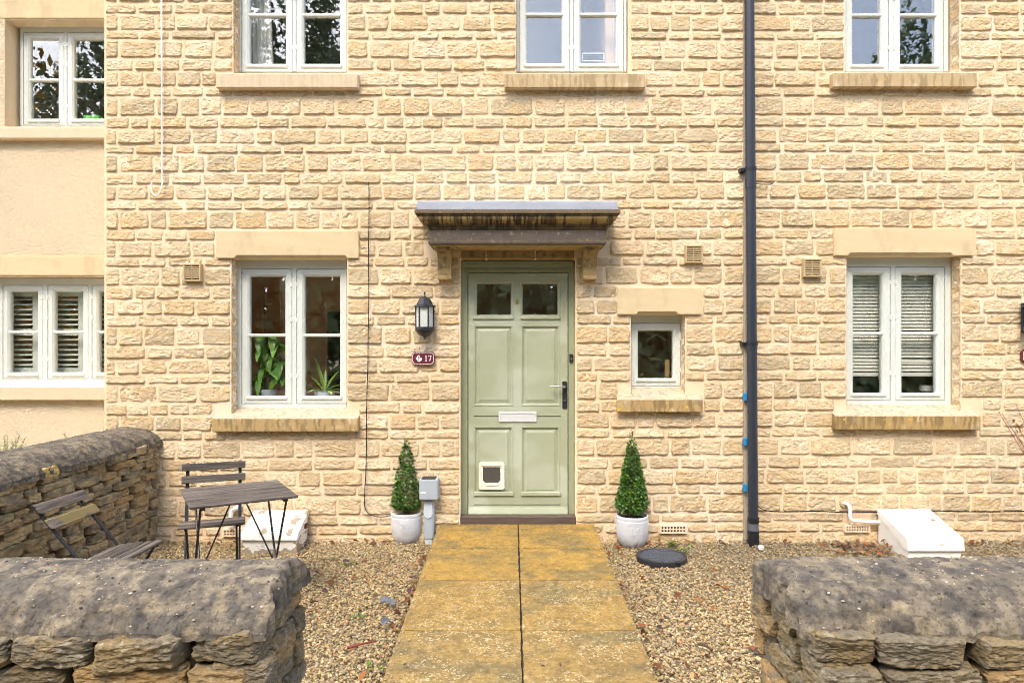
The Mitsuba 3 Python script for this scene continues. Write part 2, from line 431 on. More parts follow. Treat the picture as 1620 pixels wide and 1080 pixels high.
def rock(hx, hy, hz, seed, sub=3, amp=0.25, p=6.0, M=None):
    s = trimesh.creation.icosphere(subdivisions=sub); d = np.array(s.vertices)
    L = (np.abs(d) ** p).sum(1) ** (1 / p)
    v = d / L[:, None] * [hx, hy, hz]
    o = np.array([seed * 3.7, seed * 1.3, seed * 2.9])
    n = meshkit.fbm(v * [9, 9, 20] + o, 4) - 0.5
    r = np.abs(meshkit.fbm(v * [16, 16, 40] + o + 50, 3) - 0.5)
    f = meshkit.fbm(v * [45, 45, 110] + o + 90, 3) - 0.5
    v = v + d * (amp * hz * (1.6 * n - 1.7 * r))[:, None] + (d / np.maximum(L, 0.4)[:, None]) * (f * min(0.013, 0.36 * hz))[:, None]
    g = np.random.default_rng(seed)
    for _ in range(11):                          # struck faces
        q = g.normal(size=3) * [1.0, 1.0, 0.7]; q /= np.linalg.norm(q)
        w = np.array([hx, hy, hz]); reach = (np.abs(q) * w).sum(); off = reach * g.uniform(0.76, 0.95)
        over = np.maximum(0, v @ q - off)
        v = v - over[:, None] * q * 0.92
    return v, np.array(s.faces)


def leaf(length, width, droop=0.3, fold=0.25, k=5):
    """A blade from the origin along +x, folded at the midrib."""
    t = np.linspace(0, 1, k); w = width / 2 * np.sin(np.pi * np.clip(t * 0.94 + 0.03, 0, 1)) ** 0.8
    x, z = length * t * (1 - 0.15 * droop * t), -droop * length * t * t
    rows = np.stack([np.stack([x, -w, z + fold * w], 1), np.stack([x, 0 * w, z], 1), np.stack([x, w, z + fold * w], 1)], 1)
    return field(k, 3, rows)


def rotm(rz=0, ry=0, rx=0):
    c, s = math.cos, math.sin
    Z = np.array([[c(rz), -s(rz), 0], [s(rz), c(rz), 0], [0, 0, 1]]); Y = np.array([[c(ry), 0, s(ry)], [0, 1, 0], [-s(ry), 0, c(ry)]]); X = np.array([[1, 0, 0], [0, c(rx), -s(rx)], [0, s(rx), c(rx)]])
    return Z @ Y @ X


def scatter(meshes, mats, offs, uvs):
    """Joins meshes[k] turned by mats[k] and moved to offs[k]; returns mesh and per-vertex uv."""
    vs, fs, us, k = [], [], [], 0
    for m, R, o, u in zip(meshes, mats, offs, uvs):
        vs.append(m[0] @ R.T + o); fs.append(m[1] + k); us.append(np.tile(u, (len(m[0]), 1))); k += len(m[0])
    return (np.vstack(vs), np.vstack(fs)), np.vstack(us)


# ------------------------------------------------------------------ ground
GATE_L, GATE_R, FW_Y0, FW_Y1 = -0.635, 0.745, -3.885, -3.475      # gate opening and the front walls' two faces
add('ground', box(-60, 60, -60, 40, -0.6, -0.035), 'm_soil', kind='structure')
add('road', box(-60, 60, -11.5, -4.6, -0.3, -0.012), 'm_tarmac', kind='structure')


def pebbles(n, region, smin, smax, seed):
    g = np.random.default_rng(seed)
    P = region(g, n); n = len(P)
    base = np.array(trimesh.creation.icosahedron().vertices); F = np.array(trimesh.creation.icosahedron().faces)
    q = g.normal(size=(n, 4)); q /= np.linalg.norm(q, axis=1, keepdims=True); w, x, y, z = q.T
    R = np.stack([1 - 2 * (y * y + z * z), 2 * (x * y - z * w), 2 * (x * z + y * w), 2 * (x * y + z * w), 1 - 2 * (x * x + z * z), 2 * (y * z - x * w), 2 * (x * z - y * w), 2 * (y * z + x * w), 1 - 2 * (x * x + y * y)], 1).reshape(n, 3, 3)
    size = smin + (smax - smin) * g.random(n) ** 1.6
    S = size[:, None] * np.stack([np.ones(n), g.uniform(0.55, 0.95, n), g.uniform(0.4, 0.75, n)], 1)
    V = base[None] * S[:, None, :] * g.uniform(0.72, 1.15, (n, 12, 1))
    V = np.einsum('nij,nkj->nki', R, V); V[..., 2] *= 0.8
    V += P[:, None, :]
    f = (F[None] + (np.arange(n) * 12)[:, None, None]).reshape(-1, 3)
    # towards the right and along the wall the gravel is dirtier and greyer
    dirt = np.clip((P[:, 0] - 0.9) / 0.9, 0, 1) * np.clip((P[:, 1] + 1.35) / 0.6, 0, 1)
    v = g.random(n); v = np.where(g.random(n) < dirt * 0.72, np.where(g.random(n) < 0.6, 0.82, g.uniform(0, 0.08, n)), v)
    uv = np.stack([np.clip(g.random(n) * 1.1 - 0.35 * dirt, 0, 1), v], 1)
    return (V.reshape(-1, 3), f), np.repeat(uv, 12, 0)


def region(x0, x1, y0, y1, keep):
    def r(g, n):
        P = np.stack([g.uniform(x0, x1, n), g.uniform(y0, y1, n), np.zeros(n)], 1)
        P[:, 2] = -0.022 + 0.022 * g.random(n) + 0.020 * (meshkit.fbm(P * [2.2, 2.2, 0], 2, 5) - 0.5)
        return P[keep(P)]
    return r


def seen(P):
    d = P[:, 1] + CAM_D; x, y = CX + FPX * P[:, 0] / d, HY + FPX * EYE / d
    return (y < 1100) & (((x > 468) & (x < 1195)) | (y < 896))


parts = [pebbles(43000, region(-2.95, -0.60, -3.6, 0.02, seen), 0.0070, 0.0148, 1), pebbles(76000, region(0.66, 4.7, -3.6, 0.02, seen), 0.0070, 0.0148, 2),
         pebbles(8000, region(-2.95, -0.60, -3.6, 0.0, lambda P: ~seen(P)), 0.012, 0.022, 3), pebbles(16000, region(0.66, 5.2, -3.6, 0.0, lambda P: ~seen(P)), 0.012, 0.022, 4)]
sg = np.random.default_rng(44)


def spill(g, n):
    side = g.random(n) < 0.5; d = np.abs(g.normal(0, 0.03, n)); y = g.uniform(-2.6, -0.1, n)
    x = np.where(side, -0.59 + d, 0.665 - d)
    return np.stack([x, y, PZ0 + PSLOPE * y + 0.003], 1)


PZ0, PSLOPE = 0.142, 0.038
parts.append(pebbles(150, spill, 0.005, 0.012, 5))
add('gravel', join(*[p[0] for p in parts]), 'm_gravel', uv=np.vstack([p[1] for p in parts]), label='pale limestone gravel either side of the flagged path', cat='gravel', kind='stuff')
print('gravel', sum(len(p[0][1]) for p in parts))

# the path climbs gently to the door
PZ0, PSLOPE = 0.142, 0.038
tag(num('path'), kind='structure')
rows = [0.0, -0.603, -1.203, -1.917, -2.52, -3.12, -3.72, -4.32]
prng = np.random.default_rng(5)


def plate(x0, x1, y0, y1, seed, t=0.05, res=0.016, amp=0.004):
    nu, nv = int((x1 - x0) / res) + 2, int((y1 - y0) / res) + 2
    X, Y = np.meshgrid(np.linspace(x0, x1, nu), np.linspace(y0, y1, nv), indexing='ij')
    d = np.minimum(np.minimum(X - x0, x1 - X), np.minimum(Y - y0, y1 - Y))
    Z = PZ0 + PSLOPE * Y + amp * (meshkit.fbm(np.stack([X * 9, Y * 9, 0 * X + seed], -1), 3) - 0.5) - 0.004 * np.exp(-d / 0.006)
    w = 0.006 * (meshkit.noise(np.stack([X * 22, Y * 22, 0 * X + seed + 9], -1)) - 0.5)
    P = np.stack([X + w * (d < 1e-6), Y + w * (d < 1e-6), Z], -1)
    Q = P.copy(); Q[..., 2] -= t
    top, bot = field(nu, nv, P), field(nu, nv, Q)
    k = np.arange(nu * nv).reshape(nu, nv); loop = np.concatenate([k[:, 0], k[-1, 1:], k[-2::-1, -1], k[0, -2:0:-1]])
    nx = np.roll(loop, -1); n = nu * nv
    side = np.stack([loop, nx, nx + n, loop + n], 1)
    return np.vstack([top[0], bot[0]]), np.vstack([top[1], bot[1][:, ::-1] + n, tri((top[0], side))[1]])


for r in range(len(rows) - 1):
    for x0, x1 in ((-0.598, 0.0465), (0.0535, 0.672)):
        add('slab', plate(x0 + 0.002, x1 - 0.002, rows[r + 1] + 0.004, rows[r] - 0.004, r * 2 + (x0 > 0)), 'm_slab', 'path', smooth=35,
            uv=((0.04, 0.10, 0.75, 1.0)[min(r, 3)], prng.random()))
bed = box(-0.58, 0.655, -4.3, -0.01, -0.2, 0.0); bed[0][bed[0][:, 2] > -0.1, 2] = 0.0
bv = bed[0]; top = bv[:, 2] > -0.1; bv[top, 2] = PZ0 + PSLOPE * bv[top, 1] - 0.014
add('bedding', bed, 'm_core', 'path')

# ------------------------------------------------------------------ the stone houses
COURSE_L = np.array([-110, -78, -52, -36, -11, 4, 22, 48, 62.5, 91.5, 111.7, 136.5, 152.8, 183, 203.5, 228.5, 243.5, 272.5, 292.5, 316.3, 332.3, 362.3, 380.5, 406, 422, 451.5, 473, 498, 516, 546.5, 568, 592, 607.5, 637, 656.5, 681.5, 697, 725, 745, 770, 785.5, 817, 833, 848, 868])
COURSE_R = np.array([-112, -80, -54, -38, -12, 3, 24, 50, 64, 93, 112, 137.5, 153, 182, 201, 225.5, 241, 268.5, 288.5, 314.5, 330.5, 359.5, 378, 404, 420, 449, 470, 495.7, 511.7, 541, 561, 585, 601, 629, 649, 674.5, 690, 719, 739, 764, 780, 808.5, 824, 840, 862])


def stone_face(x0, x1, z0, z1, seed, g):
    """One rock-faced walling stone standing proud of the mortar (front towards -Y)."""
    w, h = x1 - x0, z1 - z0
    nu, nv = max(7, int(w / 0.0085) + 1), max(7, int(h / 0.0075) + 1)
    a, b = np.linspace(0, 1, nu), np.linspace(0, 1, nv)
    A, B = np.meshgrid(a, b, indexing='ij'); o = seed * 7.31
    X, Z = x0 + w * A, z0 + h * B
    N = lambda fx, fz, s, k=2: meshkit.fbm(np.stack([X * fx + o, Z * fz + s, 0 * X + s + seed * 0.37], -1), k, seed % 97) - 0.5
    X = X + 0.024 * N(30, 30, 1.0, 2) * (np.abs(2 * A - 1) ** 3); Z = Z + 0.022 * N(19, 30, 5.0, 3) * (np.abs(2 * B - 1) ** 2)
    X = X - (2 * A - 1) * 0.006 * np.abs(2 * B - 1) ** 5 * (0.1 + 1.2 * (N(9, 9, 21.0, 1) + 0.5)); Z = Z - (2 * B - 1) * 0.005 * np.abs(2 * A - 1) ** 8 * (0.1 + 1.4 * (N(9, 9, 31.0, 1) + 0.5))
    dl, dr_, db, dt = A * w, (1 - A) * w, B * h, (1 - B) * h
    e = lambda d, k: 1 - (1 - np.clip(d / k, 0, 1)) ** 2.4
    edge = e(dl, 0.007) * e(dr_, 0.007) * e(db, 0.006) * e(dt, 0.013)
    belly = g.uniform(0.004, 0.010); tilt = g.uniform(-1.0, -0.25)
    s1, s2 = np.sin(o), np.cos(o)
    ridge = 1 - 2 * np.abs(meshkit.fbm(np.stack([X * 15 + Z * 9 * s1 + o, Z * 21 - X * 6 * s2, 0 * X + o], -1), 2) - 0.5)
    facet = np.abs(N(26, 34, 9.0, 2))
    H = edge * (belly * (1 + tilt * (2 * B - 1)) + 0.015 * N(11, 15, 3.0, 3) + 0.012 * (ridge - 0.7) - 0.011 * facet + 0.010 * N(62, 72, 7.0, 2) + 0.003) + 0.002 * edge
    P = np.stack([X, 0.004 - np.maximum(H, 0) * 0.84 - 0.002 * edge, Z], -1)
    return field(nu, nv, P)


def wall_stones(house, wall, x_a, x_b, openings, seed, first=None):
    """openings: px rectangles (x0, x1, y0, y1). Stones are laid course by course; the 300 that show largest are parts."""
    g = np.random.default_rng(seed); made = []
    for i in range(1, len(COURSE_L)):
        yc = (COURSE_L[i - 1] + COURSE_L[i]) / 2; hc = COURSE_L[i] - COURSE_L[i - 1]
        cuts = sorted((o[0], o[1]) for o in openings if min(o[3], COURSE_L[i]) - max(o[2], COURSE_L[i - 1] + 4) > 0.34 * hc)
        spans, x = [], x_a
        for c0, c1 in cuts:
            if c0 > x: spans.append((x, c0))
            x = max(x, c1)
        if x < x_b: spans.append((x, x_b))
        for s0, s1 in spans:
            if s1 - s0 < 9: continue
            edges = [s0]
            if first and abs(s0 - x_a) < 1 and i % 2: edges.append(s0 + g.uniform(17, 24))
            while s1 - edges[-1] > 72:
                edges.append(edges[-1] + (g.uniform(27, 52) if g.random() < 0.6 else g.uniform(48, 70)) * (1.12 if hc < 18 else 1.0))
            if s1 - edges[-1] < 22 and len(edges) > 1: edges.pop()
            if s1 - edges[-1] > 62: edges.append((edges[-1] + s1) / 2 + g.uniform(-8, 8))
            edges.append(s1)
            for a, b in zip(edges, edges[1:]):
                t = np.clip(((a + b) / 2 - 165) / 1100, 0, 1)
                top, bot = (COURSE_L[k] + (COURSE_R[k] - COURSE_L[k]) * t for k in (i - 1, i))
                gap = g.uniform(0.7, 2.3); px = (a + (gap if a > s0 else 1.0), b - (gap if b < s1 else 1.0), top + g.uniform(1.2, 3.0), bot + g.uniform(-0.5, 0.6))
                X0, Z1 = at(px[0], px[2]); X1, Z0 = at(px[1], px[3])
                sd = int(g.integers(1, 9000))
                m = stone_face(X0, X1, Z0, Z1, sd, g)
                u = g.random(); v = np.clip(g.random() + (0.55 if i >= len(COURSE_L) - 2 else 0), 0, 1)
                vis = max(0, min(px[1], 1620) - max(px[0], 0)) * max(0, min(px[3], 1080) - max(px[2], 0))
                made.append((vis, m, (u, v)))
    order = sorted(range(len(made)), key=lambda k: -made[k][0])
    keep, rest = sorted(order[:300]), order[300:]
    for k in keep:
        add('stone', made[k][1], 'm_stone', wall, smooth=True, uv=made[k][2])
    if rest:
        add('stonework', join(*[made[k][1] for k in rest]), 'm_stone', wall, smooth=True, uv=np.vstack([np.tile(made[k][2], (len(made[k][1][0]), 1)) for k in rest]), kind='stuff')
    print(house, 'stones', len(made), 'tris', sum(len(m[1][1]) for m in made))


def rect(o, Y=0.0):
    x0, z1 = at(o[0], o[2], Y); x1, z0 = at(o[1], o[3], Y)
    return sbox(x0, z0, x1, z1)


def px_box(o, y0, y1, c=0.0, Y=None):
    """A chamfered block whose front face (at y0) covers the px rectangle o."""
    x0, z1 = at(o[0], o[2], y0 if Y is None else Y); x1, z0 = at(o[1], o[3], y0 if Y is None else Y)
    return box(x0, x1, y0, y1, z0, z1, c)


def window(parent, outer, lights, gy, bars, Y=0.115, sash=11.5, bottom=13, glass='m_glass', label=None):
    """Flush casement window: outer frame with a sash per light. lights: glass px spans; gy: glass px top, bottom."""
    w = tag(num(parent + '__window'), label)
    hole = [(a - sash, b + sash, gy[0] - sash, gy[1] + bottom) for a, b in lights]
    fr = rect(outer, Y).difference(unary_union([rect(h, Y).buffer(0.0035, join_style=2) for h in hole]))
    add('frame', extrude(fr, Y, Y + 0.07), 'm_frame', w)
    for (a, b), h in zip(lights, hole):
        r, q = rect(h, Y).bounds, rect((a, b, *gy), Y).bounds
        k = q[0] - r[0]; kb = q[1] - r[1]
        s = ring(r[0], r[2], r[1], r[3], [(0, Y + 0.06), (0, Y + 0.006), (0.004, Y + 0.001), (k - 0.016, Y + 0.001), (k - 0.012, Y + 0.006), (k - 0.003, Y + 0.014), (k, Y + 0.022), (k, Y + 0.06)])
        drip = box(q[0] - 0.022, q[2] + 0.022, Y - 0.013, Y + 0.03, q[1] - 0.036, q[1] - 0.006, 0.006)
        add('sash', join(s, drip), 'm_frame', w, smooth=20)
        for y in bars:
            z = at(0, y, Y)[1]
            add('glazing_bar', box(q[0] - 0.012, q[2] + 0.012, Y + 0.004, Y + 0.05, z - 0.014, z + 0.012, 0.006), 'm_frame', w)
        zs = [q[1]] + sorted(at(0, y, Y)[1] for y in bars) + [q[3]]
        for z0, z1 in zip(zs, zs[1:]):
            add('pane', (np.array([[q[0] - 0.004, Y + 0.031, z0 - 0.004], [q[2] + 0.004, Y + 0.031, z0 - 0.004], [q[2] + 0.004, Y + 0.031, z1 + 0.004], [q[0] - 0.004, Y + 0.031, z1 + 0.004]]), np.array([[0, 1, 2, 3]])), glass, w)
        for zz in ((q[1] + 0.16 * (q[3] - q[1])), (q[1] + q[3]) / 2 + 0.13, q[3] - 0.07 * (q[3] - q[1])):
            inner = r[2] if (a + b) / 2 < (outer[0] + outer[1]) / 2 else r[0]
            add('hinge', box(inner - 0.010, inner + 0.010, Y - 0.003, Y + 0.02, zz - 0.018, zz + 0.018, 0.002), 'm_frame', w)
    return w


def sill(parent, o, proj, weather, seed, top_slope=0.02, back=0.118, label=None):
    """o: px rectangle of the front face at Y = -proj; the top falls forward."""
    x0, z1 = at(o[0], o[2], -proj); x1, z0 = at(o[1], o[3], -proj)
    m = box(x0, x1, -proj, back, z0, z1, 0.006); v = m[0]
    v[(v[:, 2] > (z0 + z1) / 2) & (v[:, 1] > 0), 2] += top_slope
    n = meshkit.fbm(v * 9 + seed, 2) - 0.5
    v += n[:, None] * 0.004
    return add('sill', m, 'm_sill', parent, uv=(weather, seed), label=label)


def lintel(parent, o, soffit, back=0.16):
    """Dressed stone head with a stopped chamfer along its lower edge (soffit: px span of the chamfer)."""
    x0, z1 = at(o[0], o[2], -0.03); x1, z0 = at(o[1], o[3], -0.03)
    a, b = at(soffit[0], 0, -0.03)[0], at(soffit[1], 0, -0.03)[0]
    pro = lambda x, c: [(x, back, z0), (x, -0.03 + c, z0), (x, -0.03, z0 + c * 0.7), (x, -0.03, z1 - 0.003), (x, -0.027, z1), (x, back, z1)]
    st = [pro(x0, 0.003), pro(a - 0.02, 0.003), pro(a, 0.034), pro(b, 0.034), pro(b + 0.02, 0.003), pro(x1, 0.003)]
    P = np.array(st); f = [[i * 6 + j, i * 6 + (j + 1) % 6, (i + 1) * 6 + (j + 1) % 6, (i + 1) * 6 + j] for i in range(5) for j in range(6)]
    m = tri((P.reshape(-1, 3), np.array(f)))
    caps = np.array([[0, j, j + 1] for j in range(1, 5)] + [[30, 30 + j + 1, 30 + j] for j in range(1, 5)])
    return add('lintel', (m[0], np.vstack([m[1], caps])), 'm_dressed', parent, uv=(rng.random(), 0.5))


def vent(parent, o):
    v = num(parent + '__air_vent'); x0, z1 = at(o[0], o[2], -0.04); x1, z0 = at(o[1], o[3], -0.04)
    add('frame', ring(x0, x1, z0, z1, [(0, 0.0), (0, -0.045), (0.003, -0.05), (0.011, -0.05), (0.014, -0.045), (0.014, 0.0)]), 'm_vent', v)
    add('backing', box(x0 + 0.006, x1 - 0.006, -0.022, 0.0, z0 + 0.006, z1 - 0.006), 'm_dark', v)
    for z in np.linspace(z0 + 0.028, z1 - 0.028, 6):
        s = box(x0 + 0.012, x1 - 0.012, -0.045, -0.028, z - 0.005, z + 0.004); s[0][s[0][:, 1] > -0.04, 2] += 0.006
        add('slat', s, 'm_vent', v)
    xm = (x0 + x1) / 2 - 0.004
    add('bar', box(xm - 0.002, xm + 0.002, -0.048, -0.026, z0 + 0.012, z1 - 0.012), 'm_vent', v)


def air_brick(parent, o, n):
    x0, z1 = at(o[0], o[2], -0.02); x1, z0 = at(o[1], o[3], -0.02)
    poly = sbox(x0, z0, x1, z1); s = (x1 - x0) / (n + 1); holes = []
    for i in range(n):
        for zz in (0.3, 0.68):
            cx, cz = x0 + s * (i + 1), z0 + (z1 - z0) * zz
            holes.append(sbox(cx - s * 0.32, cz - 0.0095, cx + s * 0.32, cz + 0.0095))
    b = num(parent + '__air_brick')
    add('face', extrude(poly.difference(unary_union(holes)), -0.030, 0.0), 'm_terracotta', b)
    add('cavity', box(x0 + 0.004, x1 - 0.004, -0.012, -0.001, z0 + 0.004, z1 - 0.004), 'm_dark', b)


def house_shell(parent, x0, x1, openings, bsdf, y, ztop, rooms, rear):
    wall = num(parent + '__wall')
    poly = sbox(x0, -0.3, x1, ztop).difference(unary_union([rect(o, y) for o in openings]))
    add('masonry', extrude(poly, y, y + 0.28), bsdf, wall)
    inn = num(parent + '__interior'); b = y + 3.7
    rw = sbox(x0 + 0.02, -0.3, x1 - 0.02, ztop).difference(unary_union([sbox(*q) for q in rear]) if rear else Polygon())
    add('rear_wall', extrude(rw, b, b + 0.2), 'm_wall_in', inn)
    for xx in (x0 + 0.02, x1 - 0.24):
        add('side_wall', box(xx, xx + 0.22, y + 0.281, b, -0.3, ztop), 'm_wall_in', inn)
    add('floor', box(x0 + 0.24, x1 - 0.24, y + 0.281, b, -0.3, 0.15), 'm_floor_in', inn)
    add('floor', box(x0 + 0.24, x1 - 0.24, y + 0.281, b, 2.62, 2.86), 'm_wall_in', inn)
    for xx in rooms:
        add('partition', box(xx - 0.06, xx + 0.06, y + 0.282, b - 0.001, 0.15, ztop - 0.01), 'm_wall_in', inn)
    r = ring(0, 1, 0, 1, [(0, 0), (0, 1), (0.1, 1)])
    ov = 0.25
    P = np.array([[x, yy, zz] for x in (x0, x1) for yy, zz in ((y - ov, ztop - 0.05), (y - ov, ztop + 0.06), ((y + b) / 2, ztop + 1.9), (b + ov, ztop + 0.06), (b + ov, ztop - 0.05))])
    F = [[0, 1, 6], [0, 6, 5], [1, 2, 7], [1, 7, 6], [2, 3, 8], [2, 8, 7], [3, 4, 9], [3, 9, 8], [4, 0, 5], [4, 5, 9], [0, 4, 3], [0, 3, 2], [0, 2, 1], [5, 6, 7], [5, 7, 8], [5, 8, 9]]
    add('roof', (P, np.array(F)), 'm_roof', parent)
    return wall


SEAM = 1181.0
main = thing('stone_house', 'pale stone terraced house with the sage green front door and canopy', 'house')
openL, openUL, openUM = (366, 549, 407, 656), (369, 549, -92, 116), (817, 997, -92, 116)
openD, openS = (728, 911, 409, 834), (998, 1084, 496, 634)
xs0, xs1 = at(165, 0)[0], at(SEAM, 0)[0]
wall = house_shell(main, xs0, xs1 - 0.004, [openL, openUL, openUM, openD, openS], 'm_mortar', 0.0, 5.35, [-0.78, 0.86], [(-2.05, 0.2, -0.9, 2.3), (0.25, 0.2, 0.7, 1.2), (1.2, 0.2, 1.5, 0.9)])
cutL = [openL, openUL, openUM, openD, openS, (341, 568, 364, 409), (337, 567, 647, 684), (343, 564, 112, 139), (801, 1020, 112, 139), (977, 1112, 454, 498), (978, 1112, 622, 654), (1042, 1088, 829, 846), (350, 385, 834, 850), (672, 964, 386, 408)]
wall_stones('main', wall, 166.5, 1177, cutL, 31, first=True)
# head of the door opening, below the canopy
for a, b in ((730, 768), (770, 846), (848, 908)):
    add('head_stone', px_box((a, b, 395, 409), -0.008, 0.1, 0.004), 'm_bracket', main, uv=(0.3, 0.5))
window(main, (374, 548, 409, 645), [(394, 450), (481, 537)], (437, 625), [530], label='ground floor casement with house plants inside')
window(main, (378, 549, -80, 113), [(394, 451), (480, 537)], (-56, 101), [23])
window(main, (818, 991, -80, 113), [(833, 889), (919, 975)], (-56, 100), [22])
window(main, (998, 1080, 498, 613), [(1010, 1065)], (523, 597), [], label='small casement right of the door')
lintel(main, (342, 567, 365, 408), (374, 546))
lintel(main, (977, 1111, 455, 497), (1010, 1070))
sill(main, (335, 566, 661, 683), 0.075, 0.85, 0.17, 0.066, label='weathered ochre stone sill under the plant window')
sill(main, (341, 566, 116, 139), 0.075, 0.15, 0.57)
sill(main, (798, 1021, 116, 139), 0.075, 0.55, 0.83)
sill(main, (977, 1112, 631, 652), 0.07, 0.85, 0.41, 0.084)
vent(main, (290, 318, 417, 445)); vent(main, (1084, 1112, 388, 416))
air_brick(main, (1043, 1087, 830, 843), 8); air_brick(main, (352, 384, 836, 848), 6)

# reveal stones inside the openings that show their jambs
def reveal(house_wall, x_px, rows_px, side, seed):
    g = np.random.default_rng(seed); X = at(x_px, 0)[0]
    for a, b in zip(rows_px, rows_px[1:]):
        z1, z0 = at(0, a + 4)[1], at(0, b)[1]
        y1 = 0.112
        m = stone_face(0.006, y1 - 0.012, z0, z1, int(g.integers(1, 9000)), g)
        v = m[0]; q = np.stack([X - side * (v[:, 1] * 0.55), v[:, 0], v[:, 2]], 1)
        add('stone', (q, m[1]), 'm_stone', house_wall, smooth=True, uv=(g.random() * 0.6, g.random()))


# ---- door
door = num(main + '__door')
DY = 0.10
fr = rect((729, 908, 409.5, 830), DY).difference(rect((739.5, 899.5, 431, 818), DY))
add('frame', extrude(fr, DY, DY + 0.08), 'm_frame_paint', main + '__door')
x0, z1 = at(729, 410, DY); x1, _ = at(908, 0, DY)
add('head_moulding', join(box(x0 + 0.002, x1 - 0.002, DY - 0.018, DY + 0.001, at(0, 421, DY)[1], at(0, 413, DY)[1], 0.005), box(x0 + 0.03, x1 - 0.03, DY - 0.008, DY + 0.001, at(0, 430.5, DY)[1], at(0, 426, DY)[1], 0.003)), 'm_frame_paint', door)
LY = DY + 0.012
lx0, lz1 = at(741, 432.5, LY); lx1, lz0 = at(898, 815.5, LY)
leaf_poly = sbox(lx0, lz0, lx1, lz1)
glassL, glassR = (752.5, 810, 447, 499.5), (825, 884, 447, 499.5)
panels = [(750, 811, 515, 641), (825, 885, 515, 641), (750, 811, 675, 783), (825, 885, 675, 783)]
flap = (757.5, 798, 731.5, 774)
lp = leaf_poly.difference(unary_union([rect(o, LY) for o in [glassL, glassR] + panels])).difference(rect((750, 887, 657.5, 659), LY)).difference(rect((750, 887, 797.5, 799), LY))
add('leaf', join(extrude(lp, LY, LY + 0.044), box(lx0 + 0.003, lx1 - 0.003, LY + 0.03, LY + 0.042, lz0 + 0.002, at(0, 505, LY)[1])), 'm_paint', door, uv=(1.0, 0.5))
for o in panels:
    x0, z0, x1, z1 = rect(o, LY).bounds
    bead = ring(x0, x1, z0, z1, [(-0.004, LY + 0.001), (-0.004, LY - 0.004), (0.004, LY - 0.005), (0.012, LY + 0.004), (0.016, LY + 0.016), (0.016, LY + 0.02), (-0.004, LY + 0.02)])
    k, t = 0.016, 0.042
    fld = ring(x0, x1, z0, z1, [(k, LY + 0.017), (t, LY + 0.007), (t + 0.004, LY + 0.004), (t + 0.004, LY + 0.03), (k, LY + 0.03)])
    mid = box(x0 + t + 0.0035, x1 - t - 0.0035, LY + 0.004, LY + 0.03, z0 + t + 0.0035, z1 - t - 0.0035)
    add('panel', join(bead, fld, mid), 'm_paint', door, smooth=15)
for o in (glassL, glassR):
    x0, z0, x1, z1 = rect(o, LY).bounds
    add('bead', ring(x0, x1, z0, z1, [(-0.012, LY + 0.001), (-0.012, LY - 0.004), (-0.004, LY - 0.006), (0.006, LY + 0.004), (0.010, LY + 0.014), (0.010, LY + 0.03), (-0.012, LY + 0.03)]), 'm_paint', door, smooth=20)
    add('pane', (np.array([[x0, LY + 0.02, z0], [x1, LY + 0.02, z0], [x1, LY + 0.02, z1], [x0, LY + 0.02, z1]]), np.array([[0, 1, 2, 3]])), 'm_glass', door)
for o in ((748, 813, 501, 505), (823, 887, 501, 505), (749, 813, 778, 784.5), (824, 887, 778, 784.5)):
    add('drip_mould', px_box(o, LY - 0.016, LY + 0.02, 0.005), 'm_paint', door, uv=(1.0, 0.5))
wb = px_box((740.5, 898.5, 803.5, 813.5), LY - 0.035, LY + 0.01, 0.004); v = wb[0]; v[(v[:, 2] > v[:, 2].mean()) & (v[:, 1] < LY - 0.02), 1] += 0.018
add('weather_bar', wb, 'm_paint', door, uv=(1.0, 0.5))
lb = num(door + '_slot') if False else None
x0, z0, x1, z1 = rect((789, 849, 651.5, 667), LY).bounds
add('letterbox', join(ring(x0, x1, z0, z1, [(0, LY + 0.004), (0, LY - 0.008), (0.004, LY - 0.012), (0.010, LY - 0.012), (0.013, LY - 0.006), (0.013, LY + 0.004)]), box(x0 + 0.012, x1 - 0.012, LY - 0.009, LY + 0.003, z0 + 0.012, z1 - 0.016, 0.003)), 'm_steel', door)
x0, z0, x1, z1 = rect((889.5, 897, 603, 646), LY).bounds
hp = sbox(x0 + 0.012, z0 + 0.012, x1 - 0.012, z1 - 0.012).buffer(0.012, 4)
add('handle_plate', extrude(hp, LY - 0.010, LY + 0.001), 'm_iron', door)
hz = at(0, 611.5, LY)[1]; hx = (x0 + x1) / 2
add('handle', join(tube(smooth_path([[hx, LY, hz], [hx, LY - 0.035, hz], [hx - 0.015, LY - 0.05, hz + 0.001], [hx - 0.06, LY - 0.052, hz + 0.004], [hx - 0.125, LY - 0.048, hz + 0.006]], 6), 0.0075, 8)), 'm_chrome', door, smooth=True)
add('lock', lathe([(0.0, 0.012), (0.008, 0.012), (0.009, 0.0)], 12), 'm_chrome', door, M=np.array([[1, 0, 0, hx], [0, 0, -1, LY - 0.008], [0, 1, 0, at(0, 633, LY)[1]], [0, 0, 0, 1.0]]))
x0, z0, x1, z1 = rect((815.5, 820.5, 473, 481), LY).bounds
add('knocker_plate', box(x0, x1, LY - 0.005, LY + 0.001, z0, z1, 0.002), 'm_brass', door)
x0, z0, x1, z1 = rect((900.5, 906.5, 560, 573), DY).bounds
add('bell_push', join(box(x0, x1, DY - 0.018, DY, z0, z1, 0.004)), 'm_iron', door)
add('bell_button', lathe([(0.0, 0.006), (0.006, 0.005), (0.007, 0.0)], 12), 'm_chrome', door, M=np.array([[1, 0, 0, (x0 + x1) / 2], [0, 0, -1, DY - 0.0175], [0, 1, 0, (z0 + z1) / 2 - 0.006], [0, 0, 0, 1.0]]))
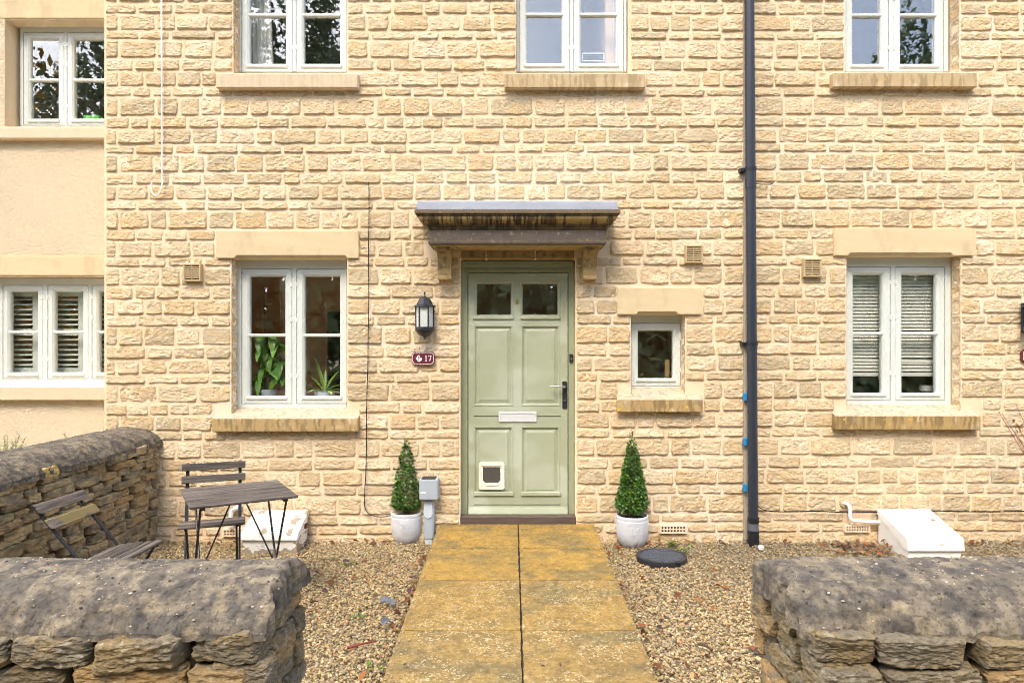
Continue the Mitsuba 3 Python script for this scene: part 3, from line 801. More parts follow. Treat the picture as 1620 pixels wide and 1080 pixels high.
# cat flap
cf = num(door + '__cat_flap') if False else door
x0, z0, x1, z1 = rect(flap, LY - 0.02).bounds
outer = sbox(x0 + 0.02, z0 + 0.02, x1 - 0.02, z1 - 0.02).buffer(0.02, 6)
mouth = Polygon([(x0 + 0.028, z1 - 0.032), (x1 - 0.028, z1 - 0.032), (x1 - 0.028, z0 + 0.07), (x1 - 0.06, z0 + 0.035), (x0 + 0.06, z0 + 0.035), (x0 + 0.028, z0 + 0.07)]).buffer(0.006, 3)
add('cat_flap', join(extrude(outer.difference(mouth), LY - 0.018, LY + 0.02), extrude(mouth.difference(mouth.buffer(-0.012, 3)), LY - 0.010, LY + 0.015),
    extrude(mouth.intersection(sbox(x0, z0, x1, z0 + 0.055)).buffer(-0.004), LY - 0.024, LY)), 'm_cream', door, label='cream plastic cat flap frame')
add('cat_flap_shutter', extrude(mouth.buffer(-0.011, 3).intersection(sbox(x0, z0 + 0.055, x1, z1)), LY - 0.004, LY + 0.012), 'm_flap', door)
add('doorstep', px_box((728.5, 911.5, 817.5, 832), -0.006, 0.2, 0.004), 'm_step', main, label='dark worn doorstep')

# ---- canopy over the door
can = num(main + '__canopy')
chw, cp, ccx = 0.676, 0.30, 0.0415


def sweep3(prof):
    P = np.array([[(ccx - chw - o, 0.012, z), (ccx - chw - o, -cp - o, z), (ccx + chw + o, -cp - o, z), (ccx + chw + o, 0.012, z)] for o, z in prof]); n = len(prof)
    f = [[i * 4 + j, i * 4 + j + 1, (i + 1) * 4 + j + 1, (i + 1) * 4 + j] for i in range(n - 1) for j in range(3)] + [[0, 1, 2, 3], [(n - 1) * 4 + k for k in (3, 2, 1, 0)]]
    return tri((P.reshape(-1, 3), np.array(f)))


cyma = [(0.0, 2.478)] + [(0.088 * (0.5 - 0.5 * math.cos(math.pi * t)) ** 0.9, 2.478 + 0.085 * t) for t in np.linspace(0.02, 1, 9)]
cove = [(0.030 + 0.052 * math.sin(t) ** 1.0, 2.530 + 0.048 * (1 - math.cos(t))) for t in np.linspace(0.05, math.pi / 2, 8)]
add('cornice', sweep3([(0.0, 2.40), (0.0, 2.490), (0.010, 2.493), (0.010, 2.508), (0.022, 2.510), (0.022, 2.526), (0.029, 2.528)] + cove + [(0.089, 2.579), (0.089, 2.592), (0.104, 2.595), (0.104, 2.621)]), 'm_canopy', can, smooth=28, uv=(1.0, 0.0), label='stained ochre moulding with black drip marks')
add('fascia', sweep3([(-0.004, 2.396), (0.0035, 2.402), (0.0035, 2.479), (-0.004, 2.480)]), 'm_canopy', can, uv=(0.6, 1.0))
add('lower_moulding', sweep3([(-0.002, 2.374), (0.008, 2.376), (0.012, 2.386), (0.010, 2.396), (0.002, 2.402)]), 'm_canopy', can, smooth=40, uv=(0.5, 0.75))
ledp = [(0.085, 2.6215), (0.088, 2.628), (0.086, 2.684), (0.078, 2.690)]
lead = sweep3(ledp); lv = lead[0]
lv[(lv[:, 2] > 2.66) & (lv[:, 1] > -0.1), 2] += 0.035
add('lead_roof', lead, 'm_lead', can, smooth=30)
add('soffit', box(ccx - chw + 0.01, ccx + chw - 0.01, -cp + 0.012, 0.011, 2.366, 2.3745), 'm_bracket', can, uv=(0.4, 0.5))
for bx0, bx1 in ((-0.592, -0.486), (0.570, 0.676)):
    prof = [(0.005, 2.366), (-0.235, 2.366), (-0.235, 2.338)] + [(-0.235 + 0.11 * math.sin(t), 2.338 - 0.125 * (1 - math.cos(t)) - 0.02 * t) for t in np.linspace(0.15, 1.5, 8)] + [(-0.125, 2.165), (-0.118, 2.132), (0.005, 2.132)]
    m = trimesh.creation.extrude_polygon(Polygon(prof), bx1 - bx0, engine='earcut'); v = np.array(m.vertices)
    body = (np.stack([bx0 + v[:, 2], v[:, 0], v[:, 1]], 1), np.array(m.faces))
    boss = lathe([(0, 0.012), (0.009, 0.009), (0.012, 0.0)], 12); xc = (bx0 + bx1) / 2
    boss = xf(boss, np.array([[1, 0, 0, xc], [0, 0, -1, -0.128], [0, 1, 0, 2.225], [0, 0, 0, 1.0]]))
    foot = box(bx0 - 0.004, bx1 + 0.004, -0.128, 0.005, 2.118, 2.150, 0.005)
    add('bracket', join(body, boss, foot), 'm_bracket', can, uv=(0.2, 0.5))

# ---- right-hand neighbour
right = thing('stone_house', 'pale stone terraced house right of the black downpipe', 'house')
openRL, openRU = (1339, 1520, 403, 652), (1336, 1518, -92, 115)
wallR = house_shell(right, xs1 + 0.004, 5.6, [openRL, openRU], 'm_mortar', 0.0, 5.35, [], [])
cutR = [openRL, openRU, (1320, 1543, 359, 405), (1321, 1553, 643, 680), (1317, 1546, 110, 139), (1335, 1377, 826, 842)]
wall_stones('right', wallR, 1184, 1700, cutR, 77)
window(right, (1340, 1504, 404, 641), [(1343 + 8, 1397), (1428, 1483)], (434, 620), [527], sash=11.5, label='ground floor casement with a white slatted blind inside')
window(right, (1336, 1500, -80, 113), [(1350, 1394), (1426, 1481)], (-56, 101), [23])
lintel(right, (1320, 1542, 361, 404), (1345, 1505))
sill(right, (1322, 1552, 657, 680), 0.075, 0.9, 0.29, 0.072, label='ochre streaked stone sill with a yellow lichen spot')
sill(right, (1318, 1546, 115, 138), 0.075, 0.6, 0.71)
vent(right, (1271, 1300, 409, 438)); air_brick(right, (1336, 1376, 830, 841), 9)
reveal(wallR, 1519, COURSE_R[23:36] + 0, 1, 5)
reveal(wallR, 1517, [-36, -12, 3, 24, 50, 64, 93, 112], 1, 6)
reveal(wall, 367, COURSE_L[23:35], -1, 7)
reveal(wall, 370, [-36, -11, 4, 22, 48, 62, 91, 112], -1, 8)
reveal(wall, 1083, COURSE_L[27:34] - 1, 1, 9)

# ---- rendered neighbour on the left, set back
RY = 0.70
left = thing('rendered_house', 'cream rendered house set back left of the stone house', 'house')
oRU, oRL = (15, 163, 30, 200), (-40, 200, 437, 608)
lxa, lxb = -9.0, xs0 - 0.004
wl = num(left + '__wall')
polyR = sbox(lxa, -0.3, xs0 + 0.25, 5.2).difference(unary_union([rect((8, 178, 32, 200), RY), rect((-40, 230, 437, 610), RY)]))
add('render', extrude(polyR, RY, RY + 0.28), 'm_render', wl)
ri = num(left + '__interior')
add('rear_wall', box(lxa, xs0 + 0.25, RY + 3.7, RY + 3.9, -0.3, 5.2), 'm_wall_in', ri)
add('side_wall', box(lxa, lxa + 0.2, RY + 0.281, RY + 3.7, -0.3, 5.2), 'm_wall_in', ri)
add('floor', box(lxa + 0.2, xs0 + 0.018, RY + 0.281, RY + 3.7, -0.3, 0.1), 'm_floor_in', ri)
add('floor', box(lxa + 0.2, xs0 + 0.018, RY + 0.281, RY + 3.7, 2.4, 2.6), 'm_wall_in', ri)
add('roof', (np.array([[x, yy, zz] for x in (lxa, xs0 + 0.015) for yy, zz in ((RY - 0.2, 5.2), (RY + 1.9, 6.6), (RY + 4.1, 5.2))]), np.array([[0, 1, 4], [0, 4, 3], [1, 2, 5], [1, 5, 4], [0, 2, 1], [3, 4, 5], [0, 3, 5], [0, 5, 2]])), 'm_roof', left)
def roughcast(x0, x1, z0, z1, seed):
    nu, nv = int((x1 - x0) / 0.0062) + 1, int((z1 - z0) / 0.0062) + 1
    A, B = np.meshgrid(np.linspace(x0, x1, nu), np.linspace(z0, z1, nv), indexing='ij')
    from scipy.spatial import cKDTree
    gg = np.random.default_rng(seed); n = int((x1 - x0) * (z1 - z0) / 0.0120 ** 2)
    pts = np.stack([gg.uniform(x0, x1, n), gg.uniform(z0, z1, n)], 1); rad, top = gg.uniform(0.007, 0.014, n), gg.uniform(0.3, 1.0, n)
    dd, ii = cKDTree(pts).query(np.stack([A.ravel(), B.ravel()], 1), k=2)
    h = (np.clip(1 - dd / rad[ii], 0, 1) * top[ii]).max(1).reshape(A.shape)
    e = np.clip(np.minimum(np.minimum(A - x0, x1 - A), np.minimum(B - z0, z1 - B)) / 0.01, 0, 1)
    P = np.stack([A, RY - 0.002 - 0.009 * h * e, B], -1)
    add('roughcast', field(nu, nv, P), 'm_render', wl, smooth=True)


zz = lambda y: at(0, y, RY)[1]
roughcast(-5.4, xs0 + 0.02, zz(404) + 0.002, zz(219) + 0.05, 1)
roughcast(-5.4, xs0 + 0.02, -0.1, zz(633) + 0.05, 2)
roughcast(-5.4, at(8, 0, RY)[0], zz(200), zz(29) - 0.001, 3)
window(left, (32, 178, 36, 199), [(47, 91), (116, 163)], (62, 188), [126], Y=RY + 0.14, sash=10, bottom=9)
window(left, (-40, 230, 440, 607), [(14, 58), (85, 130), (155, 200)], (461, 589), [525], Y=RY + 0.12, sash=9.5, bottom=9.5, label='three-light casement with white slatted shutters')
for o, d in (((-60, 163, -6, 29), 0.03), ((-60, 178, 403.5, 436), 0.03)):
    pass
lintel(left, (-60, 166, -40, 29), (22, 150)) if False else None
add('lintel', px_box((-80, 166, -40, 29.5), RY - 0.012, RY + 0.2, 0.006), 'm_dressed', left, uv=(0.7, 0.5))
add('lintel', px_box((-80, 166, 403.5, 436), RY - 0.012, RY + 0.2, 0.006), 'm_dressed', left, uv=(0.2, 0.5))
for o, s in (((-80, 164, 201, 219), 0.3), ((-80, 164, 612, 633), 0.6)):
    x0, z1 = at(o[0], o[2], RY - 0.08); z0 = at(0, o[3], RY - 0.08)[1]
    m = box(x0, xs0 - 0.003, RY - 0.08, RY + 0.15, z0, z1, 0.006); v = m[0]; v[(v[:, 2] > (z0 + z1) / 2) & (v[:, 1] > RY), 2] += 0.03
    add('sill', m, 'm_sill', left, uv=(0.05, s))

# ------------------------------------------------------------------ what hangs in and behind the windows
# venetian blind behind the right-hand ground floor window
bl = thing('venetian_blind', 'cream venetian blind hanging in the right-hand ground floor window', 'blind')
bx0, bx1 = at(1336, 0, 0.24)[0], at(1500, 0, 0.24)[0]
brng = np.random.default_rng(3)
ys = np.arange(440, 588, 5.35)
for i, y in enumerate(ys):
    z = at(0, y, 0.24)[1]; tilt = 0.0
    if i in (16, 24): tilt = 0.016
    m = box(bx0, bx1, 0.232, 0.248, z - 0.0008, z + 0.0008); v = m[0]
    v[:, 2] += (v[:, 1] - 0.24) * 1.5 - tilt * (v[:, 0] - bx0) / (bx1 - bx0) * brng.uniform(0.5, 1)
    add('slat', m, 'm_blind', bl)
add('head_rail', box(bx0, bx1, 0.225, 0.255, at(0, 436, 0.24)[1], at(0, 428, 0.24)[1], 0.003), 'm_blind', bl)
add('bottom_rail', box(bx0, bx1, 0.231, 0.249, at(0, 595, 0.24)[1], at(0, 589, 0.24)[1], 0.003), 'm_blind', bl)
for px in (1392, 1464):
    X = at(px, 0, 0.226)[0]
    add('cord', rod([X, 0.226, at(0, 432, 0.226)[1]], [X, 0.226, at(0, 590, 0.226)[1]], 0.0014, 5), 'm_blind', bl)
bw = at(1471, 618, 0.30)
add('bowl', lathe([(0.0, 0.0), (0.045, 0.0), (0.062, 0.01), (0.066, 0.055), (0.061, 0.055), (0.055, 0.012), (0.0, 0.01)], 24, bw[0], 0.34, bw[1] - 0.01), 'm_white', smooth=30, label='white bowl on the inside sill under the venetian blind', cat='bowl')
# plantation shutters in the rendered house
sY = RY + 0.25
shlab = ['white slatted shutter panel in the leftmost light of the rendered house', 'white slatted shutter panel in the middle light of the rendered house', 'white slatted shutter panel cut off by the corner of the stone house']
for (a, b), lab in zip(((5, 64), (76, 136), (146, 206)), shlab):
    sh = thing('window_shutter', lab, 'shutter', 'slatted shutters inside the rendered house')
    x0, z1 = at(a, 456, sY); x1, z0 = at(b, 594, sY)
    add('frame', ring(x0, x1, z0, z1, [(0, sY + 0.03), (0, sY), (0.075, sY), (0.075, sY + 0.03)]), 'm_shutter', sh)
    for z in np.linspace(z0 + 0.105, z1 - 0.105, 14):
        m = box(x0 + 0.07, x1 - 0.07, sY - 0.012, sY + 0.04, z - 0.004, z + 0.004, 0.002); m[0][:, 2] += (m[0][:, 1] - sY - 0.014) * 0.25
        add('louvre', m, 'm_shutter', sh)
# curtains
def curtain(x0p, x1p, y0p, y1p, Y, label, flare=0.0, folds=5):
    xa, z1 = at(x0p, y0p, Y); xb, z0 = at(x1p, y1p, Y)
    A, B = np.meshgrid(np.linspace(0, 1, 60), np.linspace(0, 1, 14), indexing='ij')
    X = xa + (xb - xa) * A * (1 + flare * (1 - B)); Yy = Y + 0.02 * np.sin(A * folds * 6.283 + 0.6 * B) + 0.008 * np.sin(A * 23)
    P = np.stack([X, Yy, z0 + (z1 - z0) * B], -1); Q = P + [0, 0.003, 0]
    add('curtain', join(field(60, 14, P), field(60, 14, Q)), 'm_curtain', smooth=True, label=label, cat='curtain')


curtain(396, 424, -60, 108, 0.30, 'white curtain gathered at the left of the upper left stone house window', 0.35)
curtain(966, 992, -60, 60, 0.30, 'white curtain drawn back at the right of the upper middle window', -0.3, 3)
pf = at(939, 98, 0.25)
tri_f = thing('picture_frame', 'small white frame leaning inside the upper middle window', 'picture frame')
add('surround', ring(pf[0] - 0.10, pf[0] + 0.09, pf[1], pf[1] + 0.07, [(0, 0.25), (0, 0.235), (0.007, 0.235), (0.007, 0.25)]), 'm_white', tri_f)
add('backing', box(pf[0] - 0.095, pf[0] + 0.085, 0.246, 0.252, pf[1] + 0.004, pf[1] + 0.066), 'm_black_in', tri_f)
gc = at(144, 186, RY + 0.25)
add('green_card', box(gc[0] - 0.07, gc[0] + 0.08, RY + 0.24, RY + 0.31, gc[1] - 0.03, gc[1] + 0.02, 0.004), 'm_green_card', label='bright green box standing inside the rendered house upper window', cat='box')
st = thing('window_sticker', 'white checkered snowflake stickers on the upper left window of the rendered house', 'sticker')
for cxp, cyp in ((58, 107), (82, 110), (62, 137), (84, 139), (61, 175), (78, 178)):
    X, Z = at(cxp, cyp, RY + 0.176)
    for i, (dx, dz) in enumerate(((-1, 1), (0, 0), (1, -1))):
        add('square', box(X + dx * 0.018 - 0.0075, X + dx * 0.018 + 0.0075, RY + 0.1745, RY + 0.1755, Z + dz * 0.018 - 0.0075, Z + dz * 0.018 + 0.0075), 'm_white', st)
# furniture dimly seen in the kitchen
kc = thing('tall_cupboard', 'tan tall cupboard standing in the dim kitchen behind the plants', 'cupboard')
add('carcass', box(-3.0, -2.62, 2.2, 2.9, 0.15, 2.5), 'm_wood_in', kc)
for k in range(2):
    add('cupboard_door', box(-2.995 + k * 0.19, -2.815 + k * 0.19, 2.17, 2.2, 0.2, 2.45, 0.004), 'm_wood_in', kc)
fz = thing('fridge', 'black tall fridge standing at the back of the kitchen', 'fridge')
add('cabinet', box(-2.18, -1.7, 2.5, 3.1, 0.15, 2.0, 0.01), 'm_black_in', fz)
add('fridge_door', box(-2.175, -1.705, 2.46, 2.498, 0.9, 1.99, 0.008), 'm_black_in', fz)
wc = num('worktop'); tag(wc, 'wooden worktop running under the kitchen window', 'worktop')
add('top', box(-3.0, -0.9, 0.30, 0.92, 0.98, 1.02, 0.004), 'm_wood_in', wc)
add('cabinet', box(-2.99, -0.92, 0.34, 0.90, 0.15, 0.979), 'm_wood_in', wc)


def plant_leaves(specs, M, parent, name, bsdf='m_leaf', each=True):
    for (m, R, o, u) in specs:
        add(name, (m[0] @ R.T + o, m[1]), bsdf, parent, smooth=True, uv=u)


# potted money tree on the inside sill
IX, IZ = at(426, 622, 0.24)
pt = thing('house_plant', 'tall broad-leaved house plant in a striped pot behind the left casement', 'house plant')
add('pot', lathe([(0, 0), (0.055, 0), (0.068, 0.085), (0.062, 0.085), (0.05, 0.07), (0, 0.07)], 24, IX - 0.01, 0.25, IZ - 0.05), 'm_grey_plastic', pt, smooth=30)
hrng = np.random.default_rng(12)
trunk = [[IX - 0.01, 0.25, IZ + 0.03], [IX - 0.012, 0.25, IZ + 0.13], [IX - 0.002, 0.252, IZ + 0.22], [IX + 0.004, 0.25, IZ + 0.42]]
add('stem', tube(smooth_path(trunk, 5), np.linspace(0.03, 0.006, 16), 8), 'm_bark', pt, smooth=True)
hubs = [(-0.09, 0.02, 0.50), (0.02, -0.01, 0.50), (-0.05, 0.0, 0.38), (0.07, 0.02, 0.42), (0.10, -0.02, 0.27), (0.03, -0.03, 0.30), (-0.10, 0.0, 0.12), (0.09, 0.02, 0.15), (-0.03, -0.02, 0.22), (0.00, 0.04, 0.34)]
for hxo, hyo, hzo in hubs:
    hub = np.array([IX + hxo, 0.25 + hyo, IZ + hzo])
    base = np.array([IX + 0.0, 0.25, IZ + min(hzo - 0.02, 0.4) * 0.8])
    add('stem', tube(smooth_path([base, (base + hub) / 2 + [0, 0, 0.03], hub], 4), 0.0025, 5), 'm_leaf', pt, uv=(0.6, 0.3))
    a0 = hrng.uniform(0, 6.28)
    for k in range(6):
        a = a0 + k * 1.047 + hrng.uniform(-0.2, 0.2)
        L = hrng.uniform(0.12, 0.19)
        add('leaf', xf(leaf(L, L * 0.36, hrng.uniform(0.5, 0.9), 0.3, 6), np.vstack([np.hstack([rotm(a, hrng.uniform(-0.1, 0.5), hrng.uniform(-0.3, 0.3)), hub[:, None]]), [[0, 0, 0, 1]]])), 'm_leaf', pt, smooth=True, uv=(hrng.uniform(0.55, 1.0), hrng.uniform(0.3, 0.95)))
JX, JZ = at(513, 622, 0.24)
sp = thing('house_plant', 'low arching variegated plant in a pale bowl behind the left casement', 'house plant')
add('pot', lathe([(0, 0), (0.075, 0), (0.09, 0.06), (0.083, 0.06), (0.06, 0.045), (0, 0.045)], 24, JX, 0.25, JZ - 0.045), 'm_grey_light', sp, smooth=30)
for k, (a, e, L) in enumerate([(2.3, 1.15, 0.36), (0.9, 1.05, 0.24), (1.7, 1.35, 0.22), (3.1, 0.45, 0.24), (3.4, 0.7, 0.22), (0.2, 0.55, 0.22), (-0.2, 0.35, 0.2), (2.8, 0.9, 0.24), (4.2, 0.6, 0.18), (5.3, 0.5, 0.18), (0.5, 0.8, 0.22)]):
    R = rotm(a, -e, 0)
    d = 0.5 if e < 0.9 else 0.15
    add('leaf', (leaf(L, 0.032, d, 0.5, 8)[0] @ R.T + [JX, 0.25, JZ], leaf(L, 0.032, d, 0.5, 8)[1]), 'm_leaf', sp, smooth=True, uv=(0.9, 0.9 + 0.1 * (k % 2)))
cup = at(1056, 594, 0.25)
add('candle', lathe([(0, 0), (0.022, 0), (0.022, 0.14), (0.006, 0.145), (0, 0.15)], 16, cup[0], 0.26, cup[1] - 0.01), 'm_straw', smooth=30, label='yellowish candle standing inside the small window right of the door', cat='candle')

# ------------------------------------------------------------------ fittings on the facade
def lantern(px, label):
    k = thing('wall_lantern', label, 'wall lantern', 'wall lanterns beside the front doors')
    s = CAM_D / FPX; X = at(px, 0, -0.09)[0]; C = -0.095; zf = lambda y: at(0, y, -0.09)[1]
    hexa = lambda pr: lathe(pr, 6, X, C, 0)
    add('roof', lathe([(0.0, zf(468)), (0.012, zf(469)), (0.04, zf(472)), (0.058, zf(478)), (0.066, zf(482)), (0.088, zf(483.5)), (0.09, zf(485.5)), (0.07, zf(486))], 8, X, C), 'm_iron', k, smooth=25)
    add('finial', lathe([(0.0, zf(461)), (0.006, zf(462)), (0.007, zf(464)), (0.004, zf(466)), (0.01, zf(469))], 10, X, C), 'm_iron', k, smooth=40)
    add('glass', hexa([(0.069, zf(484)), (0.067, zf(520))]), 'm_lantern_glass', k)
    for a in range(6):
        A = a * math.pi / 3
        add('bar', rod([X + 0.072 * math.cos(A), C + 0.072 * math.sin(A), zf(485)], [X + 0.070 * math.cos(A), C + 0.070 * math.sin(A), zf(521)], 0.0065, 6), 'm_iron', k)
    add('base', lathe([(0.074, zf(517)), (0.076, zf(521)), (0.074, zf(523)), (0.066, zf(526)), (0.045, zf(530)), (0.018, zf(532.5)), (0.006, zf(534)), (0.008, zf(536)), (0.0, zf(537.5))], 12, X, C), 'm_iron', k, smooth=30)
    add('back_plate', box(X - 0.05, X + 0.05, -0.035, -0.01, zf(526), zf(478), 0.008), 'm_iron', k)
    add('arm', rod([X, -0.03, zf(522)], [X, C, zf(522)], 0.012, 8), 'm_iron', k)


lantern(672, 'black half lantern with frosted glass above the maroon number plaque')
lantern(1635.5, 'black lantern cut off at the right edge of the picture')


def plaque(px, py, label, with_text):
    k = thing('number_plaque', label, 'house number sign', 'maroon number plaques beside the front doors')
    Y = -0.035; s = (CAM_D + Y) / FPX; X, Z = at(px, py, Y)
    w, h, c = 18 * s, 10.5 * s, 4.2 * s
    oct_ = lambda i: Polygon([(X - w + i, Z - h + c), (X - w + c, Z - h + i), (X + w - c, Z - h + i), (X + w - i, Z - h + c), (X + w - i, Z + h - c), (X + w - c, Z + h - i), (X - w + c, Z + h - i), (X - w + i, Z + h - c)])
    add('plate', extrude(oct_(0), Y, -0.01), 'm_plaque', k)
    add('border', extrude(oct_(0).buffer(-1.1 * s, join_style=2).difference(oct_(0).buffer(-1.9 * s, join_style=2)), Y - 0.001, Y + 0.001), 'm_white', k)
    if not with_text: return
    u = s * 0.1                                  # tenth of a photo pixel
    tx = X + 4.0 * s; dz = Z - 4.8 * s
    one = unary_union([sbox(tx + 1 * u, dz, tx + 11 * u, dz + 92 * u), sbox(tx - 9 * u, dz, tx + 21 * u, dz + 6 * u), Polygon([(tx + 3 * u, dz + 92 * u), (tx - 11 * u, dz + 82 * u), (tx - 10 * u, dz + 76 * u), (tx + 4 * u, dz + 82 * u)])])
    sx = tx + 42 * u
    seven = unary_union([sbox(sx, dz + 82 * u, sx + 50 * u, dz + 92 * u), sbox(sx, dz + 70 * u, sx + 6 * u, dz + 90 * u), Polygon([(sx + 41 * u, dz + 84 * u), (sx + 50 * u, dz + 86 * u), (sx + 24 * u, dz), (sx + 12 * u, dz)])])
    add('numeral', extrude(one, Y - 0.002, Y + 0.001), 'm_white', k)
    add('numeral', extrude(seven, Y - 0.002, Y + 0.001), 'm_white', k)
    ex, ez = X - 7.2 * s, Z - 1.2 * s
    el = lambda cx, cz, a, b, r: (lambda e: __import__('shapely').affinity.translate(__import__('shapely').affinity.rotate(__import__('shapely').affinity.scale(e, a, b), r), cx, cz))(Point(0, 0).buffer(1.0, 8))
    pet = unary_union([el(ex - 2.6 * s, ez + 0.4 * s, 1.1 * s, 3.0 * s, 38), el(ex - 1.0 * s, ez + 0.2 * s, 0.8 * s, 3.2 * s, 18), el(ex + 2.4 * s, ez - 0.6 * s, 2.9 * s, 2.4 * s, 20), el(ex + 0.2 * s, ez - 2.2 * s, 2.6 * s, 2.0 * s, -20), el(ex + 0.2 * s, ez + 4.1 * s, 1.9 * s, 2.0 * s, 0).difference(el(ex + 0.2 * s, ez + 4.1 * s, 1.0 * s, 1.1 * s, 0))])
    cut = unary_union([el(ex + 0.5 * s, ez - 0.6 * s, 0.35 * s, 3.2 * s, -38), el(ex - 0.4 * s, ez - 1.0 * s, 0.3 * s, 2.8 * s, 28)])
    add('emblem', extrude(pet.difference(cut), Y - 0.002, Y + 0.001), 'm_white', k)


plaque(669.5, 566.5, 'maroon plaque with a white flower emblem and number 17 below the lantern', True)
plaque(1635.5, 563, 'maroon plaque cut off at the right edge of the picture', False)

# downpipe
dp = thing('downpipe', 'black cast downpipe running the full height of the stone front', 'downpipe')
def pipe_x(y): return at(1185 + 6.6 * y / 850.0, 0, -0.07)[0]
def zat(y, Y=-0.07): return at(0, y, Y)[1]
PR = 0.0385
secs = [(-140, 265), (265, 543), (543, 700), (700, 818)]
for a, b in secs:
    add('pipe', rod([pipe_x(a), -0.075, zat(a)], [pipe_x(b), -0.075, zat(b)], PR, 20), 'm_pipe', dp, smooth=40)
for y in (268, 544):
    add('collar', rod([pipe_x(y), -0.075, zat(y - 4)], [pipe_x(y), -0.075, zat(y + 30 if y < 300 else y + 9)], PR + 0.004, 20), 'm_pipe', dp, smooth=40)
    x = pipe_x(y)
    add('bracket', join(rod([x, -0.075, zat(y + 3)], [x, -0.075, zat(y - 3)], PR + 0.007, 20), box(x - 0.075, x - 0.03, -0.06, 0.002, zat(y + 3), zat(y - 3), 0.003)), 'm_dark', dp)
add('pipe', rod([pipe_x(818), -0.075, zat(818)], [pipe_x(826), -0.075, zat(826)], PR + 0.006, 20), 'm_dark', dp, smooth=40)
add('coupling', rod([pipe_x(822), -0.075, zat(822)], [pipe_x(842), -0.075, zat(842)], PR + 0.002, 20), 'm_pipe_grey', dp, smooth=40)
add('shoe', rod([pipe_x(838), -0.075, zat(838)], [pipe_x(862), -0.075, -0.05], PR + 0.005, 20), 'm_dark', dp, smooth=40)
js = thing('movement_joint', 'narrow grey joint strip in the wall beside the downpipe', 'joint strip')
add('strip', box(at(1175.5, 0)[0], at(1181.5, 0)[0], -0.022, 0.004, -0.05, 5.3, 0.003), 'm_joint', js)
for y in (628, 699, 772):
    x0, z1 = at(1177, y - 6.5, -0.06); x1, z0 = at(1183, y + 6.5, -0.06)
    add('clip', box(x0, x1, -0.062, -0.02, z0, z1, 0.006), 'm_blue', js, label='bright blue plastic clip')
wr = num('cable')
tw = [(at(1196, 284, -0.03)[0], -0.03, at(0, 291, -0.03)[1]), (at(1212, 0, -0.03)[0], -0.035, at(0, 292, -0.03)[1]), (at(1220, 0, -0.03)[0], -0.04, at(0, 291, -0.04)[1]), (at(1226, 0, -0.04)[0], -0.045, at(0, 286, -0.04)[1])]
scene_key = wr; used.discard(wr)
add('cable', tube(smooth_path(tw, 5), 0.004, 6), 'm_dark', smooth=True, label='short dark cable end poking out right of the downpipe', cat='cable')
cw = [(583.5, 288), (584, 330), (583, 400), (583.5, 470), (582.5, 540), (582, 580), (580, 650), (580, 700), (579, 745), (577, 780), (577, 800), (581, 809), (590, 815), (604, 817), (622, 814)]
add('cable', tube(smooth_path([(at(x, y, -0.03)[0], -0.033, at(x, y, -0.03)[1]) for x, y in cw], 6), 0.0038, 6), 'm_dark', smooth=True, label='thin dark cable running down the wall behind the left topiary', cat='cable')
cw = [(1198, 800), (1212, 807), (1240, 809), (1290, 808), (1340, 810), (1400, 809), (1450, 807), (1500, 808), (1560, 809), (1620, 808), (1690, 807)]
add('cable', tube(smooth_path([(at(x, y, -0.03)[0], -0.034, at(x, y, -0.03)[1]) for x, y in cw], 6), 0.0045, 6), 'm_dark', smooth=True, label='dark cable clipped along the wall behind the right meter box', cat='cable')
cw = [(256, -120), (256, 0), (256.5, 120), (257, 270), (258, 285), (255, 300), (249, 310), (242, 306), (239, 296), (241, 290)]
cdk = thing('cord', 'white cord with a hooked end hanging down the upper wall', 'cord')
add('line', tube(smooth_path([(at(x, y, -0.035)[0], -0.04, at(x, y, -0.035)[1]) for x, y in cw], 6), 0.0062, 8), 'm_white', cdk, smooth=True)
# grey meter box on the wall behind the left topiary
mb = thing('cable_box', 'grey plastic box on a stalk on the wall behind the left topiary', 'utility box')
x0, z1 = at(663, 757.5, -0.13); x1, z0 = at(692.5, 791, -0.13)
add('lid', box(x0, x1, -0.13, -0.005, z0, z1, 0.008), 'm_grey_plastic', mb)
add('vent_strip', box(x0 + 0.018, x1 - 0.018, -0.128, -0.02, z1 - 0.001, z1 + 0.004), 'm_dark', mb)
add('name_strip', box(x0 + 0.006, x0 + 0.055, -0.1325, -0.129, z0 + 0.055, z0 + 0.064), 'm_white', mb)
sx0, sx1 = at(670, 0, -0.07)[0], at(686.5, 0, -0.07)[0]
za, zb = at(0, 791, -0.07)[1], at(0, 838, -0.07)[1]
add('stalk', box(sx0, sx1, -0.075, -0.005, 0.03, za - 0.002, 0.012), 'm_grey_plastic', mb)
add('stalk_cover', extrude(Polygon([(sx0 + 0.012, za - 0.01), (sx1 - 0.022, za - 0.01), (sx1 - 0.012, za - 0.10), (sx1 - 0.02, za - 0.125), ((sx0 + sx1) / 2 - 0.005, za - 0.14), (sx0 + 0.014, za - 0.125), (sx0 + 0.006, za - 0.10)]).buffer(0.004, 3), -0.084, -0.074), 'm_grey_light', mb)
add('stalk_foot', box(sx0 + 0.01, sx1 - 0.012, -0.066, -0.008, -0.05, 0.05, 0.008), 'm_grey_light', mb)


